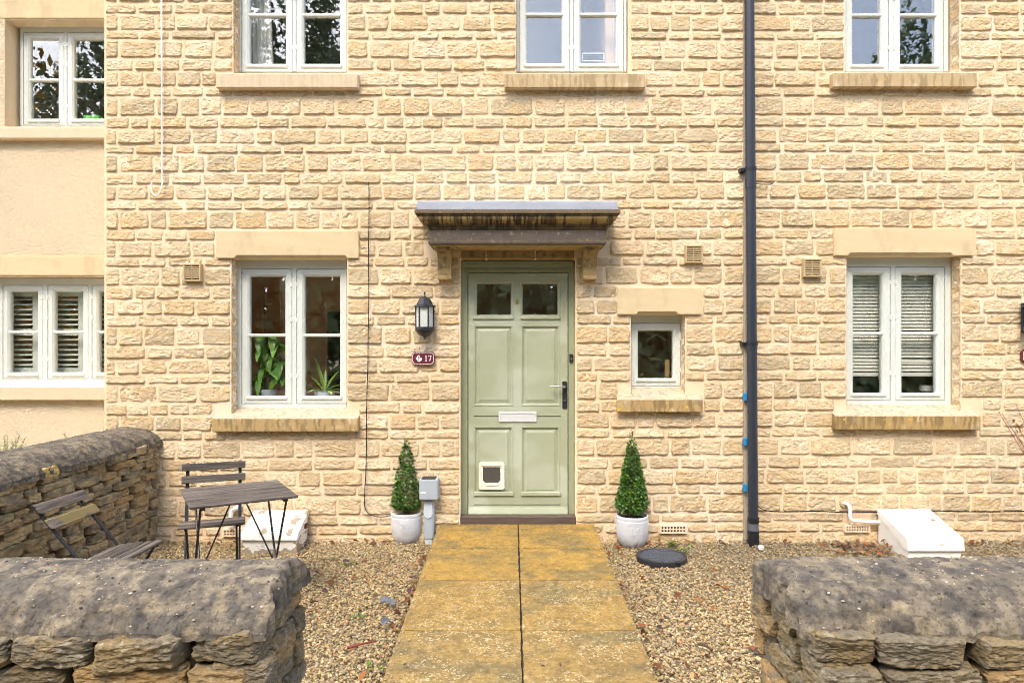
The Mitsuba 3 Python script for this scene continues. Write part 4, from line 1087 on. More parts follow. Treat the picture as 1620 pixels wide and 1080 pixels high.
# gas meter boxes
def gas_box(name, bx0, bx1, y_back, y_front, zb, zc, zf, weather, label, skew=0.0):
    k = thing('meter_box', label, 'meter box', 'white semi-buried meter boxes')
    lid_prof = [(y_back, zb), (y_back, zb - 0.035), (y_front + 0.02, zf), (y_front - 0.012, zf), (y_front - 0.004, zc - 0.012), (y_front + 0.008, zc), ]
    P = np.array([[x, y, z] for x in (bx0 - 0.012, bx1 + 0.012) for y, z in lid_prof]); n = 6
    f = [[i, (i + 1) % n, n + (i + 1) % n, n + i] for i in range(n)]
    caps = np.array([[0, j, j + 1] for j in range(1, n - 1)] + [[n, n + j + 1, n + j] for j in range(1, n - 1)])
    m = tri((P, np.array(f))); lid = (m[0], np.vstack([m[1], caps]))
    rows_ = [(bx0, y_back, y_front, 0)]
    B = np.array([[x, y, z] for x in (bx0, bx1) for y, z in ((y_back, -0.08), (y_back, zb - 0.03), (y_front + 0.012, zf + 0.004), (y_front + 0.006, -0.08))])
    body = tri((B, np.array([[0, 1, 5, 4], [1, 2, 6, 5], [2, 3, 7, 6], [3, 0, 4, 7], [0, 3, 2, 1], [4, 5, 6, 7]])))
    add('lid', lid, 'm_gasbox', k, uv=(weather, 0.5)); add('body', body, 'm_gasbox', k, uv=(weather, 0.5))
    return k


gl = gas_box('l', -2.075, -1.66, -0.03, -0.32, 0.262, 0.15, 0.10, 0.9, 'peeling white meter box on the gravel behind the bistro table')
for t in (0.35, 0.68):
    y = -0.03 - 0.29 * t; z = 0.262 - 0.112 * t
    add('rib', box(-2.08, -1.655, y - 0.004, y + 0.004, z - 0.004, z + 0.005, 0.002), 'm_gasbox', gl, uv=(0.7, 0.5))
add('red_tag', box(-1.655, -1.645, -0.12, -0.08, 0.13, 0.17), 'm_twig', gl)
gr = gas_box('r', 2.972, 3.372, -0.03, -0.455, 0.268, 0.150, 0.058, 0.0, 'clean white sloping meter box at the foot of the right house')
add('latch', box(3.20, 3.23, -0.463, -0.455, 0.10, 0.108), 'm_joint', gr)
add('latch', box(3.29, 3.32, -0.22, -0.20, 0.223, 0.232), 'm_joint', gr)
pts = [(1335, 796), (1342, 798), (1345, 806), (1345, 818), (1349, 823), (1360, 824), (1402, 826)]
wp = thing('waste_pipe', 'white pipe leaving the wall and entering the right meter box', 'pipe')
P3 = [(at(x, y, -0.05)[0], (-0.01 if i == 0 else -0.045 if i == 1 else -0.05), at(x, y, -0.05)[1]) for i, (x, y) in enumerate(pts)]
add('pipe', tube(smooth_path(P3, 6), 0.0145, 10), 'm_white', wp, smooth=True)
x, z = at(1337, 797, -0.03)
add('wall_plate', lathe([(0.0, 0.012), (0.026, 0.010), (0.03, 0.0)], 16), 'm_vent', wp, M=np.array([[1, 0, 0, x - 0.006], [0, 0, -1, -0.018], [0, 1, 0, z], [0, 0, 0, 1.0]]))
wp = thing('waste_pipe', 'short white bent pipe on the wall behind the bistro table', 'pipe')
P3 = [(at(x, y, -0.05)[0], (0.0 if i == 0 else -0.05), at(x, y, -0.05)[1]) for i, (x, y) in enumerate([(378, 801), (374, 803), (367, 808), (365, 818), (365, 835)])]
add('pipe', tube(smooth_path(P3, 6), 0.018, 10), 'm_white', wp, smooth=True)

# manhole cover
mx, my = on_ground(1046.5, 878, 0.03)
mh = thing('manhole_cover', 'round black plastic inspection cover raised above the gravel', 'inspection cover')
add('rim', lathe([(0.175, -0.05), (0.182, 0.0), (0.187, 0.02), (0.186, 0.032), (0.176, 0.033), (0.172, 0.028), (0.0, 0.026)], 48, mx, my), 'm_rubber', mh, smooth=30)
studs = [box(mx + i * 0.02 + (j % 2) * 0.01 - 0.0065, mx + i * 0.02 + (j % 2) * 0.01 + 0.0065, my + j * 0.017 - 0.003, my + j * 0.017 + 0.003, 0.026, 0.0305) for i in range(-8, 9) for j in range(-9, 10) if (i * 0.02 + (j % 2) * 0.01) ** 2 + (j * 0.017) ** 2 < 0.155 ** 2]
add('tread', join(*studs), 'm_pipe_grey', mh, kind='stuff')
add('lifting_key', box(mx + 0.06, mx + 0.10, my - 0.18, my - 0.15, 0.022, 0.036, 0.003), 'm_dark', mh)


# ------------------------------------------------------------------ potted box cones
def topiary(px, py_base, ztop, seed, label, motif):
    k = thing('potted_topiary', label, 'potted topiary', 'box cones in white pots flanking the door')
    X, Y = on_ground(px, py_base, 0.0); Y += 0.10; X = (px - CX) * (Y + CAM_D) / FPX
    prof = [(0.0, -0.02), (0.066, -0.02), (0.082, -0.008), (0.103, 0.018), (0.119, 0.055), (0.128, 0.10), (0.1315, 0.15), (0.1315, 0.200), (0.127, 0.205), (0.130, 0.210), (0.131, 0.230), (0.127, 0.236), (0.117, 0.236), (0.115, 0.228), (0.115, 0.18)]
    add('pot', lathe(prof, 48, X, Y), 'm_pot', k, smooth=40)
    add('soil', lathe([(0.0, 0.212), (0.116, 0.208)], 32, X, Y), 'm_soil_dark', k)
    g = np.random.default_rng(seed)
    # relief on the front of the pot
    def on_pot(a, z, r=0.132): return [X + r * math.sin(a), Y - r * math.cos(a), z]
    rz = lambda z: float(np.interp(z, [0.018, 0.055, 0.10, 0.15, 0.2], [0.103, 0.119, 0.128, 0.1315, 0.1315])) + 0.001
    line = lambda pts: tube(smooth_path([on_pot(a, z - 0.03, rz(z - 0.03)) for a, z in pts], 4), 0.0024, 5)
    if motif == 'dragonfly':
        rel = join(line([(0.0, 0.20), (0.0, 0.15), (0.01, 0.07)]), line([(0.0, 0.185), (0.18, 0.20), (0.33, 0.185), (0.22, 0.165), (0.0, 0.175)]), line([(0.0, 0.185), (-0.18, 0.20), (-0.33, 0.185), (-0.22, 0.165), (0.0, 0.175)]), line([(-0.1, 0.105), (0, 0.115), (0.1, 0.105)]))
    else:
        rel = join(line([(0.12, 0.175), (0.12, 0.14)]), line([(0.12, 0.16), (0.25, 0.19), (0.42, 0.185), (0.38, 0.15), (0.26, 0.135), (0.12, 0.15)]), line([(0.12, 0.16), (0.0, 0.19), (-0.17, 0.185), (-0.13, 0.15), (-0.02, 0.135), (0.12, 0.15)]), line([(0.05, 0.09), (0.12, 0.098), (0.2, 0.09)]), line([(0.06, 0.075), (0.12, 0.082), (0.19, 0.075)]))
    add('relief', rel, 'm_pot', k, smooth=True)
    add('stem', rod([X, Y, 0.20], [X, Y, ztop - 0.1], 0.012, 8), 'm_bark', k)
    zb = 0.262; H = ztop - zb
    rad = lambda t: (0.122 * (1 - t) ** 0.90 + 0.006) * (1 - 0.45 * max(0.0, 1 - t / 0.10) ** 2)
    specs = []
    t = 1 - np.sqrt(g.random(3600)) ; t = np.clip(t * 1.0, 0, 1)
    base = leaf(1.0, 0.74, 0.25, 0.2, 4)
    lump = lambda p: meshkit.fbm(p * 26 + seed, 3)
    for tt in t:
        a = g.uniform(0, 2 * math.pi); z = zb + H * tt
        q = np.array([math.cos(a), math.sin(a), 0.0]); l = lump(np.array([q[0] * rad(tt), q[1] * rad(tt), z]))
        wob = 0.78 + 0.42 * l + g.normal(0, 0.03)
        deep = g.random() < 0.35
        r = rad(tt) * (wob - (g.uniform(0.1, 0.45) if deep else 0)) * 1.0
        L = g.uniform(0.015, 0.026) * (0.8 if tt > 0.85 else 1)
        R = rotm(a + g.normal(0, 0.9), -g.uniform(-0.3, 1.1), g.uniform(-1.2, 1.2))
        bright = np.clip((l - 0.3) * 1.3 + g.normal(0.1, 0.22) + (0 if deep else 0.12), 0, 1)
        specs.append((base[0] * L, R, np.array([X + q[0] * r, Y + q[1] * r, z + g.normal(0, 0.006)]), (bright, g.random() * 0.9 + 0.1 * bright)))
    for s in range(14):                          # wispy shoots at the tip
        z = zb + H * (0.9 + 0.15 * s / 14)
        for q in range(4):
            specs.append((base[0] * g.uniform(0.010, 0.016), rotm(g.uniform(0, 6.28), -g.uniform(0.2, 1.2), 0), np.array([X + g.normal(0, 0.007), Y + g.normal(0, 0.007), z]), (g.uniform(0.3, 0.8), g.random())))
    m, uv = scatter([(s[0], base[1]) for s in specs], [s[1] for s in specs], [s[2] for s in specs], [s[3] for s in specs])
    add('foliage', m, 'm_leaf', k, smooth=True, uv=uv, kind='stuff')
    tw_ = [rod([X + 0.02 * math.cos(a), Y + 0.02 * math.sin(a), 0.205], [X + 0.08 * math.cos(a), Y + 0.08 * math.sin(a), 0.32], 0.0022, 4) for a in np.linspace(0, 6, 17)]
    add('twigs', join(*tw_), 'm_bark', k, kind='stuff')


topiary(643.5, 860, 0.895, 4, 'clipped box cone in a white dragonfly pot left of the door', 'dragonfly')
topiary(1000, 866, 0.885, 9, 'clipped box cone in a white butterfly pot right of the door', 'butterfly')


# ------------------------------------------------------------------ bistro table and chairs
def slat(parent, name, x0, x1, y0, y1, z0, z1, M, ang):
    m = box(x0, x1, y0, y1, z0, z1, 0.0055)
    add(name, m, 'm_wood', parent, M=M, uv=(rng.random() * 0.92, (ang / (2 * math.pi)) % 1.0))


tb = thing('bistro_table', 'small folding bistro table with grey slatted top and thin black legs', 'table')
ta = math.radians(31); MT = place(-1.672, -1.41, 0, ta)
for k in range(6):
    y0 = -0.285 + k * 0.0955
    slat(tb, 'slat', -0.295, 0.295, y0, y0 + 0.0835, 0.682, 0.700, MT, ta)
for sx in (-1, 1):
    add('rail', box(sx * 0.225 - 0.011, sx * 0.225 + 0.011, -0.275, 0.275, 0.667, 0.681), 'm_iron', tb, M=MT)
    add('leg', rod([sx * 0.235, -0.245, 0.672], [sx * 0.235, 0.215, -0.02], 0.0068, 8), 'm_iron', tb, M=MT, smooth=40)
    add('leg', rod([sx * 0.215, 0.225, 0.672], [sx * 0.215, -0.235, -0.02], 0.0068, 8), 'm_iron', tb, M=MT, smooth=40)
    add('brace', rod([sx * 0.03, -0.02, 0.670], [sx * 0.222, -0.02, 0.22], 0.0052, 6), 'm_iron', tb, M=MT, smooth=40)
    add('stretcher', rod([-0.235, sx * 0.19 - 0.01, 0.06], [0.235, sx * 0.19 - 0.01, 0.06], 0.0055, 6), 'm_iron', tb, M=MT, smooth=40)


def chair(label, M, ang, h=0.79, recline=0.13, group='folding chairs at the bistro table', mossy=False):
    k = thing('folding_chair', label, 'chair', group)
    # local: x across, the sitter faces -y
    def strap(p, w=0.022, t=0.006):
        p = smooth_path(p, 6); d = np.gradient(p, axis=0); d /= np.linalg.norm(d, axis=1, keepdims=True); n = np.cross(d, [1.0, 0, 0])
        P = np.stack([p + [-w / 2, 0, 0] - n * t / 2, p + [w / 2, 0, 0] - n * t / 2, p + [w / 2, 0, 0] + n * t / 2, p + [-w / 2, 0, 0] + n * t / 2, p + [-w / 2, 0, 0] - n * t / 2], 1)
        return field(len(p), 5, P)
    yb = lambda z: 0.125 + recline * (z - 0.43) / 0.36
    for sx in (-1, 1):
        X = sx * 0.165
        add('back_post', join(strap([[X, yb(h), h], [X, yb(0.6) - 0.006, 0.6], [X, 0.118, 0.44], [X, 0.10, 0.40]]), tube(smooth_path([[X, 0.112, 0.42], [X, 0.02, 0.25], [X, -0.135, -0.02]], 5), 0.0068, 8)), 'm_iron', k, M=M)
        add('leg', rod([sx * 0.148, -0.13, 0.43], [sx * 0.148, 0.135, -0.02], 0.0075, 8), 'm_iron', k, M=M, smooth=40)
    add('crossbar', rod([-0.165, -0.075, 0.09], [0.165, -0.075, 0.09], 0.0055, 6), 'm_iron', k, M=M)
    add('crossbar', rod([-0.148, 0.09, 0.06], [0.148, 0.09, 0.06], 0.0055, 6), 'm_iron', k, M=M)
    for z0 in (h - 0.045, h - 0.125):
        m = box(-0.2, 0.2, -0.009, 0.009, 0, 0.045, 0.003); v = m[0]
        v[:, 1] += yb(z0) - 0.016 + (v[:, 2]) * recline / 0.36 + 0.02 * (v[:, 0] / 0.2) ** 2 * -1; v[:, 2] += z0
        add('back_slat', m, 'm_wood', k, M=M, uv=((0.97 if mossy and z0 < h - 0.1 else rng.random() * 0.9), (ang / (2 * math.pi)) % 1.0))
    for q in range(5):
        y0 = -0.155 + q * 0.0565; z = 0.445 - q * 0.006
        slat(k, 'seat_slat', -0.2, 0.2, y0, y0 + 0.047, z - 0.016, z, M, ang)
    for sx in (-1, 1):
        add('seat_rail', rod([sx * 0.155, -0.145, 0.424], [sx * 0.155, 0.125, 0.402], 0.007, 6), 'm_iron', k, M=M)


ca = math.radians(21)
chair('folding slatted chair facing the camera between the table and house wall', place(-1.975, -1.065, 0, ca), ca, recline=0.10)
cb = math.radians(88)
chair('folding slatted chair seen from behind beside the left drystone wall', place(-2.215, -1.735, 0.0, cb), cb, h=0.735, recline=0.29, mossy=True)


# ------------------------------------------------------------------ drystone walls
def mound(x0, x1, y0, y1, ze0, ze1, rise, seed, ends, res=0.009, thick=0.035, jit=0.03):
    """Rounded cement capping; ends = (x0 rounded?, x1 rounded?). Local frame: long side along x."""
    nu, nv = int((x1 - x0) / res) + 2, int((y1 - y0) / res) + 2
    A, B = np.meshgrid(np.linspace(0, 1, nu), np.linspace(0, 1, nv), indexing='ij')
    X, Y = x0 + (x1 - x0) * A, y0 + (y1 - y0) * B
    nz = lambda f, s, k=3: meshkit.fbm(np.stack([X * f, Y * f, 0 * X + s + seed], -1), k, seed) - 0.5
    ey = np.abs(2 * B - 1); Y2 = Y + (jit * 1.5 * nz(11, 1, 3) + jit * 1.1 * nz(34, 8, 2)) * ey ** 4 * np.sign(2 * B - 1)
    ex = np.zeros_like(A); w = 0.06
    if ends[0]: ex = np.maximum(ex, 1 - np.clip((X - x0) / w, 0, 1))
    if ends[1]: ex = np.maximum(ex, 1 - np.clip((x1 - X) / w, 0, 1))
    sgn = np.where(A < 0.5, -1, 1)
    X2 = X + (jit * 1.5 * nz(13, 3, 3) + jit * nz(40, 6, 2)) * ex ** 3 * sgn
    corner = np.clip(ey - 0.6, 0, 1) * ex
    X2 = X2 - sgn * 0.03 * corner
    e = np.maximum(ey ** 3.2, 0.22 * ex ** 4.0)
    Z = ze0 + (ze1 - ze0) * B + rise * (1 - e) + 0.016 * nz(4.5, 2, 3) + 0.009 * nz(26, 5, 3) + 0.006 * nz(70, 7, 2) - 0.010 * np.maximum(ey, ex) ** 14
    P = np.stack([X2, Y2, Z], -1); Q = P.copy()
    Q[..., 2] = Z - thick - rise * (1 - e) * 0.9
    n = nu * nv; top, bot = field(nu, nv, P), field(nu, nv, Q)
    k = np.arange(n).reshape(nu, nv); loop = np.concatenate([k[:, 0], k[-1, 1:], k[-2::-1, -1], k[0, -2:0:-1]]); nx = np.roll(loop, -1)
    return np.vstack([P.reshape(-1, 3), Q.reshape(-1, 3)]), np.vstack([top[1], bot[1][:, ::-1] + n, tri((P.reshape(-1, 3), np.stack([loop, nx, nx + n, loop + n], 1)))[1]])


def grit(parent, m, keep, n, seed):
    """White, buff and dark grit bedded in a capping's top."""
    g = np.random.default_rng(seed); v = m[0]; half = len(v) // 2; top = v[:half]
    idx = np.nonzero(keep(top))[0]; c = top[g.choice(idx, n)] + g.normal(0, 0.003, (n, 3)) * [1, 1, 0]
    base = np.array(trimesh.creation.icosahedron().vertices); F = np.array(trimesh.creation.icosahedron().faces)
    s = 0.0014 + 0.0034 * g.random(n) ** 3
    V = base[None] * (s[:, None] * np.stack([g.uniform(0.7, 1.5, n), g.uniform(0.7, 1.5, n), g.uniform(0.4, 0.8, n)], 1))[:, None, :] + c[:, None, :]
    u = np.stack([g.random(n), np.where(g.random(n) < 0.45, 0.86, np.where(g.random(n) < 0.12, 0.97, g.uniform(0.1, 0.7, n)))], 1)
    add('grit', (V.reshape(-1, 3), (F[None] + (np.arange(n) * 12)[:, None, None]).reshape(-1, 3)), 'm_grit', parent, uv=np.repeat(u, 12, 0), kind='stuff')


def rubble_face(parent, length, ztop, zbot, hts, lens, depth, place_fn, seed, sub, name='stone', as_stuff=False, amp=0.3, zmin=-9.0, tone=(0.0, 0.65), warm=(0.0, 1.0)):
    """Dry-laid stones of one face; place_fn(s, z) -> 4x4 from (along, outward, up) to the world."""
    g = np.random.default_rng(seed); z = ztop; out = []
    while z > zbot:
        h = g.uniform(*hts); s = -g.uniform(0, lens[0])
        while s < length:
            l = g.uniform(*lens); a, b = max(s, 0), min(s + l, length)
            if b - a > 0.04:
                m = rock((b - a) / 2 - 0.003, depth / 2, h / 2 * g.uniform(0.95, 1.06), int(g.integers(1, 5000)), sub, amp, p=g.uniform(7, 14))
                tl = g.normal(0, 0.025); R = np.eye(4); R[:3, :3] = rotm(0, tl, 0)
                m = xf(m, R)
                m = xf(m, place_fn((a + b) / 2, z - h / 2 + g.normal(0, 0.004), g.normal(0, 0.012)))
                out.append((m, (g.uniform(*tone), g.uniform(*warm)), z - h / 2))
            s += l + g.uniform(0.001, 0.012)
        z -= h + g.uniform(-0.002, 0.004)
    low = [o for o in out if as_stuff or o[2] < zmin]
    for m, u, zz in out:
        if as_stuff or zz < zmin: continue
        add(name, m, 'm_rubble', parent, smooth=False, uv=u)
    if low:
        add('stonework', join(*[o[0] for o in low]), 'm_rubble', parent, smooth=True, uv=np.vstack([np.tile(o[1], (len(o[0][0]), 1)) for o in low]), kind='stuff')
    return len(out)


# left boundary wall, running from the house towards the viewer
BX = -2.888
bwall = thing('boundary_wall', 'drystone garden wall at the left with a grey humped capping', 'wall')
add('core', box(BX - 0.34, BX - 0.05, -3.45, -0.005, -0.1, 0.80), 'm_core', bwall)
pf = lambda s, z, o: np.array([[0, 1, 0, BX - 0.06 + o], [-1, 0, 0, -0.01 - s], [0, 0, 1, z], [0, 0, 0, 1.0]])
n = rubble_face(bwall, 3.45, 0.805, -0.06, (0.044, 0.074), (0.12, 0.30), 0.16, pf, 21, 4, tone=(0.9, 1.9), warm=(0.35, 1.0))
pf2 = lambda s, z, o: np.array([[0, -1, 0, BX - 0.36 - o], [1, 0, 0, -3.45 + s], [0, 0, 1, z], [0, 0, 0, 1.0]])
rubble_face(bwall, 3.45, 0.80, -0.06, (0.06, 0.09), (0.2, 0.4), 0.16, pf2, 22, 2, as_stuff=True)
cm = mound(0.0, 3.6, 0.0, 0.46, 0.825, 0.86, 0.085, 3, (False, False), res=0.014, jit=0.028)
v = cm[0]; cm = (np.stack([BX + 0.035 - v[:, 1], -v[:, 0] + 0.0, v[:, 2]], 1), cm[1])
cv = cm[0]; cv[cv[:, 1] > -0.03, 1] = np.minimum(cv[cv[:, 1] > -0.03, 1], -0.002)
add('capping', cm, 'm_cope', bwall, smooth=50)
grit(bwall, cm, lambda t: t[:, 1] > -2.4, 400, 12)
yx, yz = BX + 0.012, 0.805
add('broken_patch', rock(0.018, 0.080, 0.036, 77, 3, 0.5, 5, None), 'm_ochre', bwall, smooth=True, M=place(yx, on_ground(30, 748, 0.8)[1], yz - 0.0), label='freshly broken yellow stone patch under the capping')
print('boundary stones', n)


def front_wall(label, xa, xb, end_side, seed):
    """Low wall along X at the pavement; its end at the gate is end_side (+1: xb, -1: xa)."""
    w = thing('garden_wall', label, 'wall')
    add('core', box(xa + 0.06, xb - 0.06, FW_Y0 + 0.05, FW_Y1 - 0.05, -0.1, 0.86), 'm_core', w)
    vis = 1.05
    fa = lambda s, z, o: np.array([[1, 0, 0, (xb - vis if end_side > 0 else xa) + s], [0, 1, 0, FW_Y0 + 0.065 - o], [0, 0, 1, z], [0, 0, 0, 1.0]])
    rubble_face(w, vis - 0.005, 0.862, 0.0, (0.062, 0.082), (0.15, 0.30), 0.15, fa, seed, 5, zmin=0.55, amp=0.38)
    L = xb - xa - vis
    fa2 = lambda s, z, o: np.array([[1, 0, 0, (xa if end_side > 0 else xa + vis) + s], [0, 1, 0, FW_Y0 + 0.065 - o], [0, 0, 1, z], [0, 0, 0, 1.0]])
    rubble_face(w, L, 0.862, -0.06, (0.062, 0.082), (0.2, 0.36), 0.15, fa2, seed + 1, 3, as_stuff=True)
    ex = xb if end_side > 0 else xa
    fe = lambda s, z, o: np.array([[0, -end_side, 0, ex - end_side * (0.07 - o)], [1, 0, 0, FW_Y0 + s], [0, 0, 1, z], [0, 0, 0, 1.0]])
    rubble_face(w, FW_Y1 - FW_Y0, 0.868, -0.06, (0.055, 0.078), (0.13, 0.26), 0.15, fe, seed + 2, 4, zmin=0.0, amp=0.38)
    fb = lambda s, z, o: np.array([[-1, 0, 0, xb - s], [0, -1, 0, FW_Y1 - 0.07 + o], [0, 0, 1, z], [0, 0, 0, 1.0]])
    rubble_face(w, xb - xa, 0.87, -0.06, (0.065, 0.09), (0.2, 0.36), 0.15, fb, seed + 3, 2, as_stuff=True)
    cap = mound(xa - 0.02, xb + 0.02, FW_Y0 + 0.02, FW_Y1 - 0.01, 0.876, 0.893, 0.086, seed, (end_side < 0, end_side > 0), res=0.0075, thick=0.018)
    add('capping', cap, 'm_cope', w, smooth=50)
    grit(w, cap, (lambda t: t[:, 0] > xb - 1.25) if end_side > 0 else (lambda t: t[:, 0] < xa + 1.3), 620, seed)


front_wall('low drystone wall with grey cement top, front left of the path', -3.3, GATE_L, 1, 40)
front_wall('low drystone wall with grey cement top, front right of the path', GATE_R, 4.2, -1, 60)

# ------------------------------------------------------------------ litter, weeds, planting
g = np.random.default_rng(8)
specs = []
spots = []
for _ in range(70): spots.append((g.normal(2.75, 0.14), -0.12 - abs(g.normal(0, 0.16))))         # by the right meter box
for _ in range(60): spots.append((g.uniform(0.7, 4.2), -0.03 - abs(g.normal(0, 0.07))))
for _ in range(36): spots.append((g.uniform(-2.8, -0.65), -0.03 - abs(g.normal(0, 0.06))))
for _ in range(40): spots.append((-0.63 - abs(g.normal(0, 0.03)), g.uniform(-2.3, -0.05)))
for _ in range(24): spots.append((0.70 + abs(g.normal(0, 0.05)), g.uniform(-2.4, -0.2)))
for _ in range(26): spots.append((g.uniform(0.72, 1.7), g.uniform(-2.4, -0.1)))
for _ in range(30): spots.append((g.uniform(-1.5, -0.7), g.uniform(-2.4, -0.1)))
for _ in range(24): spots.append((g.normal(0.95, 0.2), -0.15 - abs(g.normal(0, 0.15))))
for x, y in spots:
    L = g.uniform(0.025, 0.06); specs.append((leaf(L, L * g.uniform(0.35, 0.75), g.uniform(-0.3, 0.6), g.uniform(0, 0.7), 4), rotm(g.uniform(0, 6.28), g.normal(0, 0.25), g.normal(0, 0.4)), np.array([x, y, 0.014 + g.uniform(0, 0.012)]), (g.random(), g.random())))
for x, y in [(g.uniform(-0.55, 0.65), g.uniform(-2.4, -0.1)) for _ in range(16)]:
    L = g.uniform(0.012, 0.03); specs.append((leaf(L, L * 0.4, 0.1, 0.2, 4), rotm(g.uniform(0, 6.28)), np.array([x, y, PZ0 + PSLOPE * y + 0.005]), (g.random() * 0.5, 0.8)))
m, uv = scatter([s[0] for s in specs], [s[1] for s in specs], [s[2] for s in specs], [s[3] for s in specs])
add('leaf_litter', m, 'm_dead', smooth=True, uv=uv, label='brown fallen leaves scattered over the gravel', cat='leaves', kind='stuff')
big = [(1108, 956, 0.075), (1150, 942, 0.05), (1133, 911, 0.05), (1098, 957, 0.04)]
x, y = on_ground(1105, 956)
add('fallen_leaf', leaf(0.075, 0.055, 0.2, 0.3, 6), 'm_dead', smooth=True, uv=(1.0, 0.1), M=place(x - 0.03, y, 0.03, 0.1), label='largest orange brown leaf on the gravel right of the path', cat='leaf')
x, y = on_ground(1116, 1031)
add('stick', tube(smooth_path([[x - 0.03, y + 0.03, 0.03], [x, y, 0.035], [x + 0.025, y - 0.035, 0.028]], 4), 0.008, 7), 'm_bark', smooth=True, label='short dark stick on the gravel near the right front wall', cat='stick')
for (px_, py_), L, a, lab in (((572, 1030), 0.14, 0.5, 'dark curled leaf stalk on the gravel left of the path'),):
    x, y = on_ground(px_, py_)
    add('stick', tube(smooth_path([[x - L / 2, y - 0.02, 0.028], [x, y, 0.04], [x + L / 2, y + 0.06, 0.03]], 4), np.linspace(0.009, 0.003, 9), 7), 'm_twig', smooth=True, label=lab, cat='stick')
for px_, py_, a, lab in ((613, 960, 0.1, 'torn grey plastic scrap nearer the door, left of the path'), (612, 992, 1.2, 'torn grey plastic scrap further from the door, left of the path')):
    x, y = on_ground(px_, py_)
    q = field(5, 3, np.stack([np.stack([np.linspace(-0.045, 0.045, 5), np.full(5, w_) * (1 - 0.25 * np.cos(np.linspace(0, 3, 5))), 0.012 * np.sin(np.linspace(0, 5, 5)) + 0.02 * (w_ > 0)], 1) for w_ in (-0.018, 0.0, 0.018)], 1))
    add('plastic_scrap', join(q, (q[0] + [0, 0, 0.002], q[1])), 'm_membrane', M=place(x, y, 0.03, a), label=lab, cat='plastic scrap', group='torn membrane scraps')
x, y = on_ground(1204, 870)
add('white_stone', rock(0.022, 0.016, 0.02, 5, 2, 0.5, 3), 'm_white', smooth=True, M=place(x, y, 0.02), label='single white stone on the grey gravel near the downpipe', cat='stone')


def tuft(name, label, cat, x, y, z, n, L, w, spread, seed, bright=(0.5, 1.0), yellow=(0.2, 0.95), stems=True):
    g = np.random.default_rng(seed); k = thing(name, label, cat); sp_ = []; rods = []
    for i in range(n):
        a, e = g.uniform(0, 6.28), g.uniform(0.7, 1.5); d = np.array([math.cos(a) * math.cos(e), math.sin(a) * math.cos(e), math.sin(e)])
        h = g.uniform(0.5, 1.0) * L; tip = np.array([x, y, z]) + d * h + [g.normal(0, spread), g.normal(0, spread) * 0.6, 0]
        base = np.array([x + g.normal(0, spread * 0.6), y + g.normal(0, spread * 0.4), z])
        rods.append(rod(base, tip, 0.002, 4))
        for t in np.linspace(0.15, 1, max(3, int(h / 0.012))):
            sp_.append((leaf(w * g.uniform(2.2, 3.6), w, 0.3, 0.3, 3), rotm(g.uniform(0, 6.28), -g.uniform(0.1, 0.9), 0), base + (tip - base) * t, (g.uniform(*bright), g.uniform(*yellow))))
    m, uv = scatter([s[0] for s in sp_], [s[1] for s in sp_], [s[2] for s in sp_], [s[3] for s in sp_])
    add('leaves', m, 'm_leaf', k, smooth=True, uv=uv, kind='stuff'); add('stems', join(*rods), 'm_bark', k, kind='stuff')


X, Z = at(14, 700, 0.25); tuft('shrub', 'green needle-leaved shrub behind the left boundary wall', 'shrub', X, 0.25, 0.42, 40, 0.46, 0.010, 0.06, 2, (0.5, 1.0), (0.2, 0.9))
X, Z = at(33, 700, 0.2); tuft('shrub', 'smaller green shrub just right of the one at the left picture edge', 'shrub', X, 0.2, 0.42, 20, 0.34, 0.010, 0.04, 3, (0.5, 1.0), (0.2, 0.9))
X, Z = at(142, 690, -0.1); tuft('shrub', 'small plant peeping over the wall capping near the house corner', 'shrub', -3.52, 0.05, 0.55, 12, 0.34, 0.012, 0.07, 4, (0.1, 0.5))
x, y = on_ground(1062, 866); tuft('weed', 'bright green weed beside the round inspection cover', 'weed', x, y, 0.0, 9, 0.07, 0.012, 0.03, 5, (0.8, 1.0), (0.6, 1.0))
x, y = on_ground(1082, 874); tuft('weed', 'smaller green weed right of the round inspection cover', 'weed', x, y, 0.0, 6, 0.05, 0.012, 0.02, 6, (0.8, 1.0), (0.5, 1.0))
for i, (px_, py_) in enumerate([(527, 885), (548, 893), (590, 1058), (568, 975)]):
    x, y = on_ground(px_, py_)
    tuft('weed', ['tiny green weed in the gravel, nearest the peeling meter box', 'tiny green weed in the gravel, second from the peeling meter box', 'tiny green weed in the gravel at the bottom left of the path', 'tiny green weed in the gravel halfway down the path on the left'][i], 'weed', x, y, 0.0, 4, 0.03, 0.009, 0.03, 20 + i, (0.6, 1.0), (0.6, 1.0))
# bare red shrub at the right edge
rs = thing('red_shrub', 'bare red-stemmed shrub at the right edge of the picture', 'shrub')
g = np.random.default_rng(6); base = np.array([4.15, -0.35, 0.0])
for (px_, py_, b0) in [(1588, 652, 0.5), (1598, 655, 0.62), (1590, 683, 0.45), (1606, 668, 0.55), (1615, 640, 0.5), (1617, 690, 0.4), (1640, 640, 0.5)]:
    X, Z = at(px_, py_, -0.35); tip = np.array([X, -0.35 + g.normal(0, 0.05), Z]); mid = base * (1 - b0) + tip * b0 + [0.10, 0, -0.02]
    add('branch', tube(smooth_path([base, mid, tip], 6), np.linspace(0.007, 0.0016, 13), 5), 'm_twig', rs, smooth=True)
sp_ = [(leaf(0.035, 0.02, 0.4, 0.4, 4), rotm(g.uniform(0, 6.28), g.uniform(-0.5, 0.8), 0), np.array([at(1612 + g.normal(0, 5), 0, -0.35)[0], -0.35 + g.normal(0, 0.02), at(0, 673 + g.normal(0, 5), -0.35)[1]]), (0.2, 0.5)) for _ in range(14)]
m, uv = scatter([s[0] for s in sp_], [s[1] for s in sp_], [s[2] for s in sp_], [s[3] for s in sp_])
